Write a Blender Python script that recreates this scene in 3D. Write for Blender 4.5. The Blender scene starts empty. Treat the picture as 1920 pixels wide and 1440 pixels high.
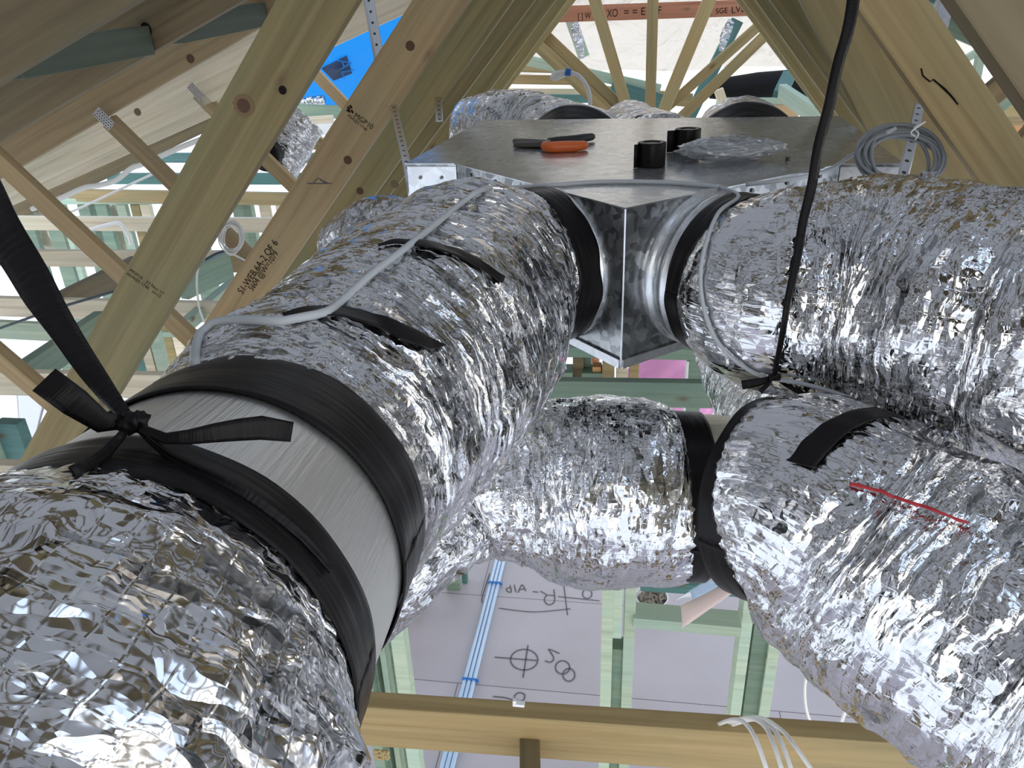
import bpy, bmesh, math, random
from mathutils import Vector as V, Matrix, noise
from mathutils.bvhtree import BVHTree
S = bpy.context.scene
COL = S.collection
random.seed(7)
PI = math.pi

# ---------------------------------------------------------------- camera
FPX, PITCH, ROLL, CZ = 1440.0, math.radians(25.8), math.radians(2.27), 3.5
_R0 = V((1, 0, 0)); _U0 = V((0, math.sin(PITCH), math.cos(PITCH)))
FWD = V((0, math.cos(PITCH), -math.sin(PITCH)))
RGT = _R0*math.cos(ROLL) - _U0*math.sin(ROLL)
UPV = _U0*math.cos(ROLL) + _R0*math.sin(ROLL)
CAM = V((0, 0, CZ))
cd = bpy.data.cameras.new('camera'); cam = bpy.data.objects.new('camera', cd); COL.objects.link(cam)
cd.sensor_fit = 'HORIZONTAL'; cd.sensor_width = 36.0; cd.lens = 36.0*FPX/1920.0
cd.clip_start = 0.02; cd.clip_end = 200
M = Matrix((RGT, UPV, -FWD)).transposed().to_4x4(); M.translation = CAM
cam.matrix_world = M
S.camera = cam

# ---------------------------------------------------------------- light: overcast day through the open frame
S.view_settings.view_transform = 'Standard'; S.view_settings.look = 'None'
S.view_settings.gamma = 1.0; S.view_settings.use_curve_mapping = False
S.view_settings.exposure = -0.28
w = bpy.data.worlds.new('sky'); S.world = w; w.use_nodes = True
nt = w.node_tree; nt.nodes.clear()
tc = nt.nodes.new('ShaderNodeTexCoord'); sx = nt.nodes.new('ShaderNodeSeparateXYZ')
rp = nt.nodes.new('ShaderNodeValToRGB'); bg = nt.nodes.new('ShaderNodeBackground'); ou = nt.nodes.new('ShaderNodeOutputWorld')
nt.links.new(tc.outputs['Generated'], sx.inputs[0]); nt.links.new(sx.outputs['Z'], rp.inputs[0])
e = rp.color_ramp.elements
e[0].position = 0.22; e[0].color = (1.0, 0.985, 0.95, 1)
e[1].position = 0.75; e[1].color = (0.46, 0.56, 0.74, 1)
nt.links.new(rp.outputs[0], bg.inputs[0]); bg.inputs[1].default_value = 3.0
nt.links.new(bg.outputs[0], ou.inputs[0])

# ---------------------------------------------------------------- pixel -> place helpers (1920 x 1440 frame)
def ray(x, y): return RGT*((x-960)/FPX) + UPV*((720-y)/FPX) + FWD
def atd(x, y, d): return CAM + ray(x, y)*d
def atz(x, y, z):
    D = ray(x, y); return CAM + D*((z-CZ)/D.z)
KT = -0.16                                    # trusses stand slightly skew to the view
def atY(x, y, Y, k=KT):
    D = ray(x, y); return CAM + D*(Y/(D.y-k*D.x))

# ---------------------------------------------------------------- materials
MT = {}
def newmat(name):
    m = bpy.data.materials.new(name); m.use_nodes = True
    n = m.node_tree.nodes; return m, n, m.node_tree.links, n['Principled BSDF']
def plain(name, col, rough=0.5, metal=0.0, **kw):
    m, n, l, b = newmat(name)
    b.inputs['Base Color'].default_value = (*col, 1); b.inputs['Roughness'].default_value = rough; b.inputs['Metallic'].default_value = metal
    for k, v in kw.items(): b.inputs[k].default_value = v
    MT[name] = m; return m
def math_node(n, l, op, a, b=None):
    x = n.new('ShaderNodeMath'); x.operation = op
    for i, q in enumerate((a, b)):
        if q is None: continue
        if isinstance(q, (int, float)): x.inputs[i].default_value = q
        else: l.new(q, x.inputs[i])
    return x.outputs[0]
def vmath(n, l, op, a, b=None):
    x = n.new('ShaderNodeVectorMath'); x.operation = op
    for i, q in enumerate((a, b)):
        if q is None: continue
        if isinstance(q, (tuple, list)): x.inputs[i].default_value = q
        else: l.new(q, x.inputs[i])
    return x
def ramp(n, l, fac, stops):
    r = n.new('ShaderNodeValToRGB'); l.new(fac, r.inputs[0]); el = r.color_ramp.elements
    while len(el) < len(stops): el.new(0.5)
    for q, (p, c) in zip(el, stops): q.position = p; q.color = (*c, 1) if len(c) == 3 else c
    return r.outputs[0]
def mixc(n, l, fac, a, b, mode='MIX'):
    x = n.new('ShaderNodeMix'); x.data_type = 'RGBA'; x.blend_type = mode
    for s, q in ((0, fac), (6, a), (7, b)):
        if isinstance(q, (int, float)): x.inputs[s].default_value = q
        elif isinstance(q, tuple): x.inputs[s].default_value = (*q, 1)
        else: l.new(q, x.inputs[s])
    return x.outputs[2]

def wood(name, a, b, green=0.0, gcol=(0.20, 0.28, 0.17), rough=0.62):
    m, n, l, bs = newmat(name)
    tc = n.new('ShaderNodeTexCoord'); oi = n.new('ShaderNodeObjectInfo')
    off = vmath(n, l, 'SCALE', (13.1, 7.7, 5.3)); l.new(oi.outputs['Random'], off.inputs['Scale'])
    p0 = vmath(n, l, 'ADD', tc.outputs['Object'], off.outputs[0])
    mp = n.new('ShaderNodeMapping'); mp.inputs['Scale'].default_value = (1.1, 34, 34); l.new(p0.outputs[0], mp.inputs[0])
    n1 = n.new('ShaderNodeTexNoise'); n1.inputs['Scale'].default_value = 1.0; n1.inputs['Detail'].default_value = 5; n1.inputs['Roughness'].default_value = 0.62; n1.inputs['Distortion'].default_value = 0.6
    l.new(mp.outputs[0], n1.inputs['Vector'])
    c = ramp(n, l, n1.outputs[0], [(0.25, tuple(q*.86 for q in b)), (0.45, tuple((q+r_)*.5 for q, r_ in zip(a, b))), (0.60, a), (0.78, tuple(min(1, q*1.06) for q in a))])
    mp2 = n.new('ShaderNodeMapping'); mp2.inputs['Scale'].default_value = (3, 8, 8); l.new(p0.outputs[0], mp2.inputs[0])
    n2 = n.new('ShaderNodeTexNoise'); n2.inputs['Scale'].default_value = 0.9; n2.inputs['Detail'].default_value = 3; l.new(mp2.outputs[0], n2.inputs['Vector'])
    g = ramp(n, l, n2.outputs[0], [(0.40, (0, 0, 0)), (0.72, (1, 1, 1))])
    gf = math_node(n, l, 'MULTIPLY', g, green)
    c = mixc(n, l, gf, c, gcol)
    # knots
    mp3 = n.new('ShaderNodeMapping'); mp3.inputs['Scale'].default_value = (3.6, 8, 8); l.new(p0.outputs[0], mp3.inputs[0])
    vo = n.new('ShaderNodeTexVoronoi'); vo.inputs['Scale'].default_value = 1.0; l.new(mp3.outputs[0], vo.inputs['Vector'])
    kn = ramp(n, l, vo.outputs['Distance'], [(0.05, (1, 1, 1)), (0.075, (.45, .45, .45)), (0.13, (0, 0, 0))])
    c = mixc(n, l, math_node(n, l, 'MULTIPLY', kn, 0.75), c, (0.13, 0.07, 0.03))
    rv = math_node(n, l, 'ADD', math_node(n, l, 'MULTIPLY', oi.outputs['Random'], 0.3), 0.85)
    hsv = n.new('ShaderNodeHueSaturation'); l.new(c, hsv.inputs['Color']); l.new(rv, hsv.inputs['Value'])
    l.new(hsv.outputs[0], bs.inputs['Base Color']); bs.inputs['Roughness'].default_value = rough
    bp = n.new('ShaderNodeBump'); bp.inputs['Strength'].default_value = 0.25; bp.inputs['Distance'].default_value = 0.002
    l.new(n1.outputs[0], bp.inputs['Height']); l.new(bp.outputs[0], bs.inputs['Normal'])
    MT[name] = m; return m
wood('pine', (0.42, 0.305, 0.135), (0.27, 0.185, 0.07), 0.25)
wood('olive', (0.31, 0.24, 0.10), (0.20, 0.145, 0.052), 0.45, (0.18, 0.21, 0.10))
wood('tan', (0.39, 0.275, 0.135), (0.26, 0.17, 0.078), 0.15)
wood('pale', (0.76, 0.67, 0.50), (0.60, 0.50, 0.34), 0.3, (0.52, 0.56, 0.42))  # pale pine, lightened further to stand in for strong daylight
wood('dimgreen', (0.13, 0.155, 0.115), (0.085, 0.105, 0.075), 0.3, (0.07, 0.12, 0.10))
wood('green', (0.24, 0.32, 0.23), (0.16, 0.23, 0.16), 0.4, (0.11, 0.23, 0.19))
wood('mint', (0.46, 0.54, 0.40), (0.34, 0.43, 0.31), 0.5, (0.30, 0.48, 0.43))
wood('teal', (0.10, 0.22, 0.20), (0.06, 0.15, 0.14), 0.3, (0.06, 0.21, 0.22))
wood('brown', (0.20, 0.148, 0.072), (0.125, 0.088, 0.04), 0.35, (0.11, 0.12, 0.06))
wood('redwood', (0.30, 0.125, 0.065), (0.21, 0.075, 0.04), 0.0)
wood('orangewood', (0.62, 0.32, 0.13), (0.50, 0.22, 0.08), 0.0)

def foil(name, base=(0.70, 0.70, 0.71), k1=0.36, k2=0.60, k3=0.34, rough=0.10, s=(20, 52, 125), scrim=0.0026):
    """crumpled reflective foil: tilted facets at three sizes"""
    m, n, l, bs = newmat(name)
    tc = n.new('ShaderNodeTexCoord')
    no = n.new('ShaderNodeTexNoise'); no.inputs['Scale'].default_value = 14; no.inputs['Detail'].default_value = 3
    l.new(tc.outputs['UV'], no.inputs['Vector'])
    d = vmath(n, l, 'SUBTRACT', no.outputs['Color'], (0.5, 0.5, 0.5)); d2 = vmath(n, l, 'SCALE', d.outputs[0]); d2.inputs['Scale'].default_value = 0.035
    p = vmath(n, l, 'ADD', tc.outputs['UV'], d2.outputs[0])
    hs = None
    for sc, kk, st in ((s[0], k1, (1.2, 0.8, 1)), (s[1], k2, (2.0, 0.42, 1)), (s[2], k3, (2.0, 0.42, 1))):
        mp = n.new('ShaderNodeMapping'); mp.inputs['Scale'].default_value = st; mp.inputs['Rotation'].default_value = (0, 0, 0.5 if sc == s[1] else -0.35); l.new(p.outputs[0], mp.inputs[0])
        vo = n.new('ShaderNodeTexVoronoi'); vo.inputs['Scale'].default_value = sc; vo.inputs['Randomness'].default_value = 1
        l.new(mp.outputs[0], vo.inputs['Vector'])
        dp = vmath(n, l, 'SUBTRACT', mp.outputs[0], vo.outputs['Position'])
        cc = vmath(n, l, 'SUBTRACT', vo.outputs['Color'], (0.5, 0.5, 0.5))
        dt = vmath(n, l, 'DOT_PRODUCT', dp.outputs[0], cc.outputs[0])
        h = math_node(n, l, 'MULTIPLY', dt.outputs['Value'], kk)
        hs = h if hs is None else math_node(n, l, 'ADD', hs, h)
    sxy = n.new('ShaderNodeSeparateXYZ'); l.new(p.outputs[0], sxy.inputs[0])
    for o_ in (0, 1):
        fr_ = math_node(n, l, 'ABSOLUTE', math_node(n, l, 'SUBTRACT', math_node(n, l, 'FRACT', math_node(n, l, 'MULTIPLY', sxy.outputs[o_], 62.0)), 0.5))
        th = math_node(n, l, 'MULTIPLY', math_node(n, l, 'MAXIMUM', math_node(n, l, 'SUBTRACT', fr_, 0.44), 0.0), scrim)
        hs = math_node(n, l, 'ADD', hs, th)
    bp = n.new('ShaderNodeBump'); bp.inputs['Strength'].default_value = 1.0; bp.inputs['Distance'].default_value = 1.0
    l.new(hs, bp.inputs['Height']); l.new(bp.outputs[0], bs.inputs['Normal'])
    bs.inputs['Base Color'].default_value = (*base, 1); bs.inputs['Metallic'].default_value = 1; bs.inputs['Roughness'].default_value = rough
    MT[name] = m; return m
foil('foil')
foil('farfoil', k1=0.7, k2=0.9, rough=0.2)

def galv(name, base, rough, spangle=0.35):
    m, n, l, bs = newmat(name)
    tc = n.new('ShaderNodeTexCoord')
    no = n.new('ShaderNodeTexNoise'); no.inputs['Scale'].default_value = 35; l.new(tc.outputs['Object'], no.inputs['Vector'])
    dd = vmath(n, l, 'SCALE', no.outputs['Color']); dd.inputs['Scale'].default_value = 0.03
    pp = vmath(n, l, 'ADD', tc.outputs['Object'], dd.outputs[0])
    vo = n.new('ShaderNodeTexVoronoi'); vo.inputs['Scale'].default_value = 60; l.new(pp.outputs[0], vo.inputs['Vector'])
    sp = n.new('ShaderNodeSeparateColor'); l.new(vo.outputs['Color'], sp.inputs[0])
    lo = tuple(q*(1-spangle) for q in base)
    l.new(ramp(n, l, sp.outputs[0], [(0.1, lo), (0.9, base)]), bs.inputs['Base Color'])
    n2 = n.new('ShaderNodeTexNoise'); n2.inputs['Scale'].default_value = 5; l.new(tc.outputs['Object'], n2.inputs['Vector'])
    rr = math_node(n, l, 'ADD', math_node(n, l, 'MULTIPLY', sp.outputs[1], 0.06), rough)
    l.new(rr, bs.inputs['Roughness']); bs.inputs['Metallic'].default_value = 0.8
    bp = n.new('ShaderNodeBump'); bp.inputs['Strength'].default_value = 0.15; bp.inputs['Distance'].default_value = 0.02
    l.new(n2.outputs[0], bp.inputs['Height']); l.new(bp.outputs[0], bs.inputs['Normal'])
    MT[name] = m; return m
galv('galv', (0.60, 0.62, 0.63), 0.22, 0.22)
galv('galv_body_dimmed', (0.50, 0.52, 0.53), 0.20, 0.62)  # same sheet darkened: the dark surroundings it reflects are in the colour
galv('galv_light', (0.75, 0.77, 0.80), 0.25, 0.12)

def brushed(name, base, rough):
    m, n, l, bs = newmat(name)
    tc = n.new('ShaderNodeTexCoord'); mp = n.new('ShaderNodeMapping'); mp.inputs['Scale'].default_value = (14, 260, 1); l.new(tc.outputs['UV'], mp.inputs[0])
    no = n.new('ShaderNodeTexNoise'); no.inputs['Scale'].default_value = 1; no.inputs['Detail'].default_value = 6; l.new(mp.outputs[0], no.inputs['Vector'])
    bp = n.new('ShaderNodeBump'); bp.inputs['Strength'].default_value = 0.5; bp.inputs['Distance'].default_value = 0.003
    l.new(no.outputs[0], bp.inputs['Height']); l.new(bp.outputs[0], bs.inputs['Normal'])
    bs.inputs['Base Color'].default_value = (*base, 1); bs.inputs['Metallic'].default_value = 0.9; bs.inputs['Roughness'].default_value = rough
    MT[name] = m; return m
brushed('silver_skin', (0.80, 0.79, 0.76), 0.34)
brushed('cream_skin', (0.82, 0.76, 0.62), 0.4)

def tape(name, col, rough=0.36):
    m, n, l, bs = newmat(name)
    tc = n.new('ShaderNodeTexCoord'); mp = n.new('ShaderNodeMapping'); mp.inputs['Scale'].default_value = (150, 7, 1); l.new(tc.outputs['UV'], mp.inputs[0])
    no = n.new('ShaderNodeTexNoise'); no.inputs['Scale'].default_value = 1; no.inputs['Detail'].default_value = 4; l.new(mp.outputs[0], no.inputs['Vector'])
    bp = n.new('ShaderNodeBump'); bp.inputs['Strength'].default_value = 0.45; bp.inputs['Distance'].default_value = 0.003
    l.new(no.outputs[0], bp.inputs['Height']); l.new(bp.outputs[0], bs.inputs['Normal'])
    bs.inputs['Base Color'].default_value = (*col, 1); bs.inputs['Roughness'].default_value = rough
    MT[name] = m; return m
tape('tape', (0.009, 0.0075, 0.008), 0.33); MT['tape'].node_tree.nodes['Principled BSDF'].inputs['Specular IOR Level'].default_value = 0.16

def hoop(name):
    """galvanised strap with a row of punched holes (UV in metres, u along the strap)"""
    m, n, l, bs = newmat(name)
    tc = n.new('ShaderNodeTexCoord'); sp = n.new('ShaderNodeSeparateXYZ'); l.new(tc.outputs['UV'], sp.inputs[0])
    u = math_node(n, l, 'SUBTRACT', math_node(n, l, 'FRACT', math_node(n, l, 'MULTIPLY', sp.outputs[0], 28.0)), 0.5)
    uu = math_node(n, l, 'DIVIDE', u, 28.0)
    d = math_node(n, l, 'SQRT', math_node(n, l, 'ADD', math_node(n, l, 'MULTIPLY', uu, uu), math_node(n, l, 'MULTIPLY', sp.outputs[1], sp.outputs[1])))
    hole = math_node(n, l, 'LESS_THAN', d, 0.0042)
    l.new(mixc(n, l, hole, (0.72, 0.73, 0.76), (0.03, 0.03, 0.03)), bs.inputs['Base Color'])
    l.new(math_node(n, l, 'SUBTRACT', 1.0, hole), bs.inputs['Metallic']); bs.inputs['Roughness'].default_value = 0.33
    MT[name] = m; return m
hoop('hoop')

def sarking(name, col, transl, rough=0.45, metal=0.3, bump=0.02, sc=5):
    m, n, l, bs = newmat(name)
    bs.inputs['Base Color'].default_value = (*col, 1); bs.inputs['Metallic'].default_value = metal; bs.inputs['Roughness'].default_value = rough
    tc = n.new('ShaderNodeTexCoord'); no = n.new('ShaderNodeTexNoise'); no.inputs['Scale'].default_value = sc; no.inputs['Detail'].default_value = 6; no.inputs['Distortion'].default_value = 1.2
    l.new(tc.outputs['Object'], no.inputs['Vector'])
    bp = n.new('ShaderNodeBump'); bp.inputs['Strength'].default_value = 0.8; bp.inputs['Distance'].default_value = bump; l.new(no.outputs[0], bp.inputs['Height']); l.new(bp.outputs[0], bs.inputs['Normal'])
    tr = n.new('ShaderNodeBsdfTranslucent'); tr.inputs[0].default_value = (*col, 1)
    mx = n.new('ShaderNodeMixShader'); mx.inputs[0].default_value = transl
    l.new(bs.outputs[0], mx.inputs[1]); l.new(tr.outputs[0], mx.inputs[2]); l.new(mx.outputs[0], n['Material Output'].inputs[0])
    MT[name] = m; return m
sarking('sark_silver', (0.82, 0.73, 0.62), 0.17, 0.32, 0.6, 0.12, 2.2)
sarking('sark_blue', (0.012, 0.26, 0.72), 0.5, 0.4, 0.0)
sarking('sark_teal', (0.02, 0.20, 0.30), 0.4, 0.4, 0.0)
sarking('sark_grey', (0.42, 0.42, 0.42), 0.34, 0.6, 0.0)

def floor_mat():
    m, n, l, bs = newmat('floor_sheet')
    tc = n.new('ShaderNodeTexCoord')
    no = n.new('ShaderNodeTexNoise'); no.inputs['Scale'].default_value = 1.3; no.inputs['Detail'].default_value = 5; l.new(tc.outputs['Object'], no.inputs['Vector'])
    c = ramp(n, l, no.outputs[0], [(0.3, (0.40, 0.365, 0.385)), (0.7, (0.47, 0.44, 0.475))])
    br = n.new('ShaderNodeTexBrick'); br.offset = 0.5
    br.inputs['Color1'].default_value = (1, 1, 1, 1); br.inputs['Color2'].default_value = (0.96, 0.96, 0.96, 1); br.inputs['Mortar'].default_value = (0.35, 0.32, 0.32, 1)
    br.inputs['Scale'].default_value = 1; br.inputs['Mortar Size'].default_value = 0.003; br.inputs['Brick Width'].default_value = 1.8; br.inputs['Row Height'].default_value = 0.75
    mp = n.new('ShaderNodeMapping'); mp.inputs['Rotation'].default_value = (0, 0, 0.16); mp.inputs['Location'].default_value = (0.9, -0.17, 0); l.new(tc.outputs['Object'], mp.inputs[0]); l.new(mp.outputs[0], br.inputs['Vector'])
    n3 = n.new('ShaderNodeTexNoise'); n3.inputs['Scale'].default_value = 45; n3.inputs['Detail'].default_value = 2; l.new(tc.outputs['Object'], n3.inputs['Vector'])
    sp = ramp(n, l, n3.outputs[0], [(0.74, (0, 0, 0)), (0.77, (1, 1, 1))])
    c = mixc(n, l, 1.0, c, br.outputs['Color'], 'MULTIPLY')
    c = mixc(n, l, math_node(n, l, 'MULTIPLY', sp, 0.5), c, (0.75, 0.72, 0.68))
    l.new(c, bs.inputs['Base Color']); bs.inputs['Roughness'].default_value = 0.45
    MT['floor'] = m
floor_mat()
plain('ground', (0.86, 0.85, 0.82), 0.9)
plain('ink', (0.018, 0.014, 0.012), 0.9); MT['ink'].node_tree.nodes['Principled BSDF'].inputs['Specular IOR Level'].default_value = 0.05
plain('pencil', (0.10, 0.09, 0.10), 0.7)
plain('navy', (0.012, 0.035, 0.10), 0.5)
plain('red_ink', (0.45, 0.03, 0.04), 0.5)
plain('grey_cable', (0.25, 0.27, 0.29), 0.4)
plain('pale_cable', (0.50, 0.53, 0.56), 0.4)
plain('white_cable', (0.80, 0.79, 0.76), 0.35)
plain('dark_cable', (0.03, 0.05, 0.07), 0.4)
plain('white', (0.85, 0.85, 0.83), 0.5)
plain('blue_plastic', (0.02, 0.16, 0.50), 0.4)
plain('conduit', (0.42, 0.56, 0.74), 0.35)
plain('orange', (0.75, 0.15, 0.03), 0.35)
plain('black_rubber', (0.02, 0.02, 0.02), 0.45)
plain('steel_dark', (0.16, 0.15, 0.14), 0.35, 0.9)
plain('core_card', (0.30, 0.29, 0.27), 0.7)
plain('maroon', (0.16, 0.012, 0.025), 0.4)
plain('paper', (0.78, 0.80, 0.85), 0.7)
plain('pink_paper', (0.72, 0.58, 0.55), 0.7)
plain('pink_batt', (0.90, 0.40, 0.72), 0.95)
plain('yellow', (0.75, 0.55, 0.03), 0.5)
plain('plywood', (0.55, 0.38, 0.20), 0.6)
plain('debris', (0.22, 0.19, 0.15), 0.9)
plain('terracotta', (0.40, 0.16, 0.08), 0.7)
plain('nail_plate', (0.62, 0.60, 0.58), 0.35, 0.85)
plain('plate_slot', (0.03, 0.03, 0.03), 0.6)
plain('knotwood', (0.085, 0.042, 0.016), 0.7); plain('knot_ring', (0.19, 0.12, 0.05), 0.7)
plain('shaded_sarking', (0.010, 0.010, 0.010), 0.6); MT['shaded_sarking'].node_tree.nodes['Principled BSDF'].inputs['Specular IOR Level'].default_value = 0.12
plain('straw', (0.42, 0.33, 0.16), 0.9)
def plastic():
    m, n, l, bs = newmat('clear_bag')
    gl = n.new('ShaderNodeBsdfGlossy'); gl.inputs['Roughness'].default_value = 0.12; gl.inputs[0].default_value = (0.9, 0.92, 0.95, 1)
    tr = n.new('ShaderNodeBsdfTransparent'); mx = n.new('ShaderNodeMixShader'); fr = n.new('ShaderNodeLayerWeight'); fr.inputs[0].default_value = 0.35
    l.new(math_node(n, l, 'ADD', math_node(n, l, 'MULTIPLY', fr.outputs['Facing'], 0.4), 0.34), mx.inputs[0])
    df = n.new('ShaderNodeBsdfTranslucent'); df.inputs[0].default_value = (.8, .82, .85, 1); m2 = n.new('ShaderNodeMixShader'); m2.inputs[0].default_value = 0.35; l.new(gl.outputs[0], m2.inputs[1]); l.new(df.outputs[0], m2.inputs[2])
    tc = n.new('ShaderNodeTexCoord'); vo = n.new('ShaderNodeTexVoronoi'); vo.inputs['Scale'].default_value = 70; l.new(tc.outputs['Object'], vo.inputs['Vector']); bp = n.new('ShaderNodeBump'); bp.inputs['Distance'].default_value = .004; l.new(vo.outputs['Distance'], bp.inputs['Height']); l.new(bp.outputs[0], gl.inputs['Normal'])
    l.new(tr.outputs[0], mx.inputs[1]); l.new(m2.outputs[0], mx.inputs[2]); l.new(mx.outputs[0], n['Material Output'].inputs[0]); n.remove(bs)
    MT['clear_bag'] = m
plastic()

# ---------------------------------------------------------------- object helpers
def tag(o, label, cat, group=None, kind='thing'):
    o['label'] = label; o['category'] = cat; o['kind'] = kind
    if group: o['group'] = group
    return o
def struct(o): o['kind'] = 'structure'; return o
def link(name, me, mat, parent=None, mw=None):
    o = bpy.data.objects.new(name, me); COL.objects.link(o)
    if mat: me.materials.append(MT[mat])
    if mw is not None: o.matrix_world = mw
    if parent:
        o.parent = parent
        o.matrix_parent_inverse = parent.matrix_world.inverted()
    return o
def empty(name, loc):
    o = bpy.data.objects.new(name, None); COL.objects.link(o); o.empty_display_size = 0.05
    o.matrix_world = Matrix.Translation(loc); return o
def frame(P, u, n):
    """matrix with x along u, z along n (made square to u)"""
    u = u.normalized(); n = (n-u*n.dot(u)).normalized(); v = n.cross(u)
    m = Matrix((u, v, n)).transposed().to_4x4(); m.translation = P; return m
def box_mesh(name, x0, x1, y0, y1, z0, z1, bev=0.0025):
    bm = bmesh.new()
    vs = [bm.verts.new(p) for p in ((x0, y0, z0), (x1, y0, z0), (x1, y1, z0), (x0, y1, z0), (x0, y0, z1), (x1, y0, z1), (x1, y1, z1), (x0, y1, z1))]
    for f in ((0, 3, 2, 1), (4, 5, 6, 7), (0, 1, 5, 4), (1, 2, 6, 5), (2, 3, 7, 6), (3, 0, 4, 7)): bm.faces.new([vs[i] for i in f])
    if bev: bmesh.ops.bevel(bm, geom=bm.edges[:], offset=bev, segments=2, affect='EDGES', profile=0.6)
    me = bpy.data.meshes.new(name); bm.to_mesh(me); bm.free(); return me
class MB:
    def __init__(s): s.v = []; s.f = []; s.uv = []
    def add(s, vs, fs, uvs=None):
        o = len(s.v); s.v += [tuple(q) for q in vs]; s.f += [tuple(i+o for i in f) for f in fs]
        s.uv += uvs if uvs else [(0, 0)]*len(vs)
    def box(s, M4, x0, x1, y0, y1, z0, z1):
        s.add([M4 @ V(p) for p in ((x0, y0, z0), (x1, y0, z0), (x1, y1, z0), (x0, y1, z0), (x0, y0, z1), (x1, y0, z1), (x1, y1, z1), (x0, y1, z1))],
              [(0, 3, 2, 1), (4, 5, 6, 7), (0, 1, 5, 4), (1, 2, 6, 5), (2, 3, 7, 6), (3, 0, 4, 7)])
    def tube(s, pts, r, seg=8, cap=True):
        rs = r if isinstance(r, (list, tuple)) else [r]*len(pts)
        fr = frames(pts); vs = []; fs = []; uvs = []; L = 0
        for i, (p, (t, a, b)) in enumerate(zip(pts, fr)):
            if i: L += (pts[i]-pts[i-1]).length
            for j in range(seg):
                an = 2*PI*j/seg; vs.append(p+(a*math.cos(an)+b*math.sin(an))*rs[i]); uvs.append((L, an*rs[i]))
        for i in range(len(pts)-1):
            for j in range(seg):
                k = (j+1) % seg; fs.append((i*seg+j, i*seg+k, (i+1)*seg+k, (i+1)*seg+j))
        if cap: fs.append(tuple(range(seg))[::-1]); fs.append(tuple((len(pts)-1)*seg+j for j in range(seg)))
        s.add(vs, fs, uvs)
    def build(s, name, mat, parent=None, smooth=False, mw=None):
        me = bpy.data.meshes.new(name); me.from_pydata(s.v, [], s.f)
        ul = me.uv_layers.new(name='UV')
        idx = [0]*len(me.loops); me.loops.foreach_get('vertex_index', idx)
        flat = []
        for i in idx: flat += s.uv[i]
        ul.data.foreach_set('uv', flat)
        if smooth: me.polygons.foreach_set('use_smooth', [True]*len(me.polygons))
        me.update(); return link(name, me, mat, parent, mw)
def frames(pts, up=V((0, 0, 1))):
    out = []; n = len(pts); a = None
    for i in range(n):
        t = (pts[min(i+1, n-1)]-pts[max(i-1, 0)])
        t = t.normalized() if t.length > 1e-9 else V((0, 1, 0))
        if a is None:
            a = up-t*up.dot(t)
            if a.length < 0.05: a = V((1, 0, 0))-t*t.x
        else: a = a-t*a.dot(t)
        a = a.normalized(); out.append((t, a, t.cross(a)))
    return out
def spline(ctrl, step):
    """Catmull-Rom through tuples (Vector, extra...) resampled at about `step` metres"""
    c = [(q if isinstance(q, tuple) else (q,)) for q in ctrl]
    c = [c[0]] + c + [c[-1]]; out = []
    def cr(a, b, d, e, t): return 0.5*((2*b)+(d-a)*t+(2*a-5*b+4*d-e)*t*t+(3*b-a-3*d+e)*t*t*t)
    for i in range(1, len(c)-2):
        n = max(1, int((c[i+1][0]-c[i][0]).length/step))
        for k in range(n):
            t = k/n; out.append(tuple(cr(c[i-1][j], c[i][j], c[i+1][j], c[i+2][j], t) for j in range(len(c[i]))))
    out.append(c[-2]); return out
def pth(ctrl, step=0.02): return [q[0] for q in spline(ctrl, step)]
def cable(name, ctrl, r, mat, label, cat, parent=None, group=None, step=0.012):
    b = MB(); b.tube(pth(ctrl, step), r, 8); o = b.build(name, mat, parent, True)
    if label: tag(o, label, cat, group)
    return o
def bvh(*objs):
    vs = []; fs = []
    for o in objs:
        k = len(vs); vs += [o.matrix_world @ v.co for v in o.data.vertices]; fs += [tuple(i+k for i in p.vertices) for p in o.data.polygons]
    return BVHTree.FromPolygons(vs, fs)
def hit(tree, x, y, off, fallback=None):
    D = ray(x, y).normalized(); h = tree.ray_cast(CAM, D)
    if h[0] is None: return fallback
    n = h[1] if h[1].dot(D) < 0 else -h[1]
    return h[0]+n*off
def lerp_poly(pts, t):
    L = [0]
    for a, b in zip(pts, pts[1:]): L.append(L[-1]+math.hypot(b[0]-a[0], b[1]-a[1]))
    d = t*L[-1]
    for i in range(len(pts)-1):
        if d <= L[i+1] or i == len(pts)-2:
            q = (d-L[i])/max(1e-9, L[i+1]-L[i]); return (pts[i][0]+(pts[i+1][0]-pts[i][0])*q, pts[i][1]+(pts[i+1][1]-pts[i][1])*q)
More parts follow.
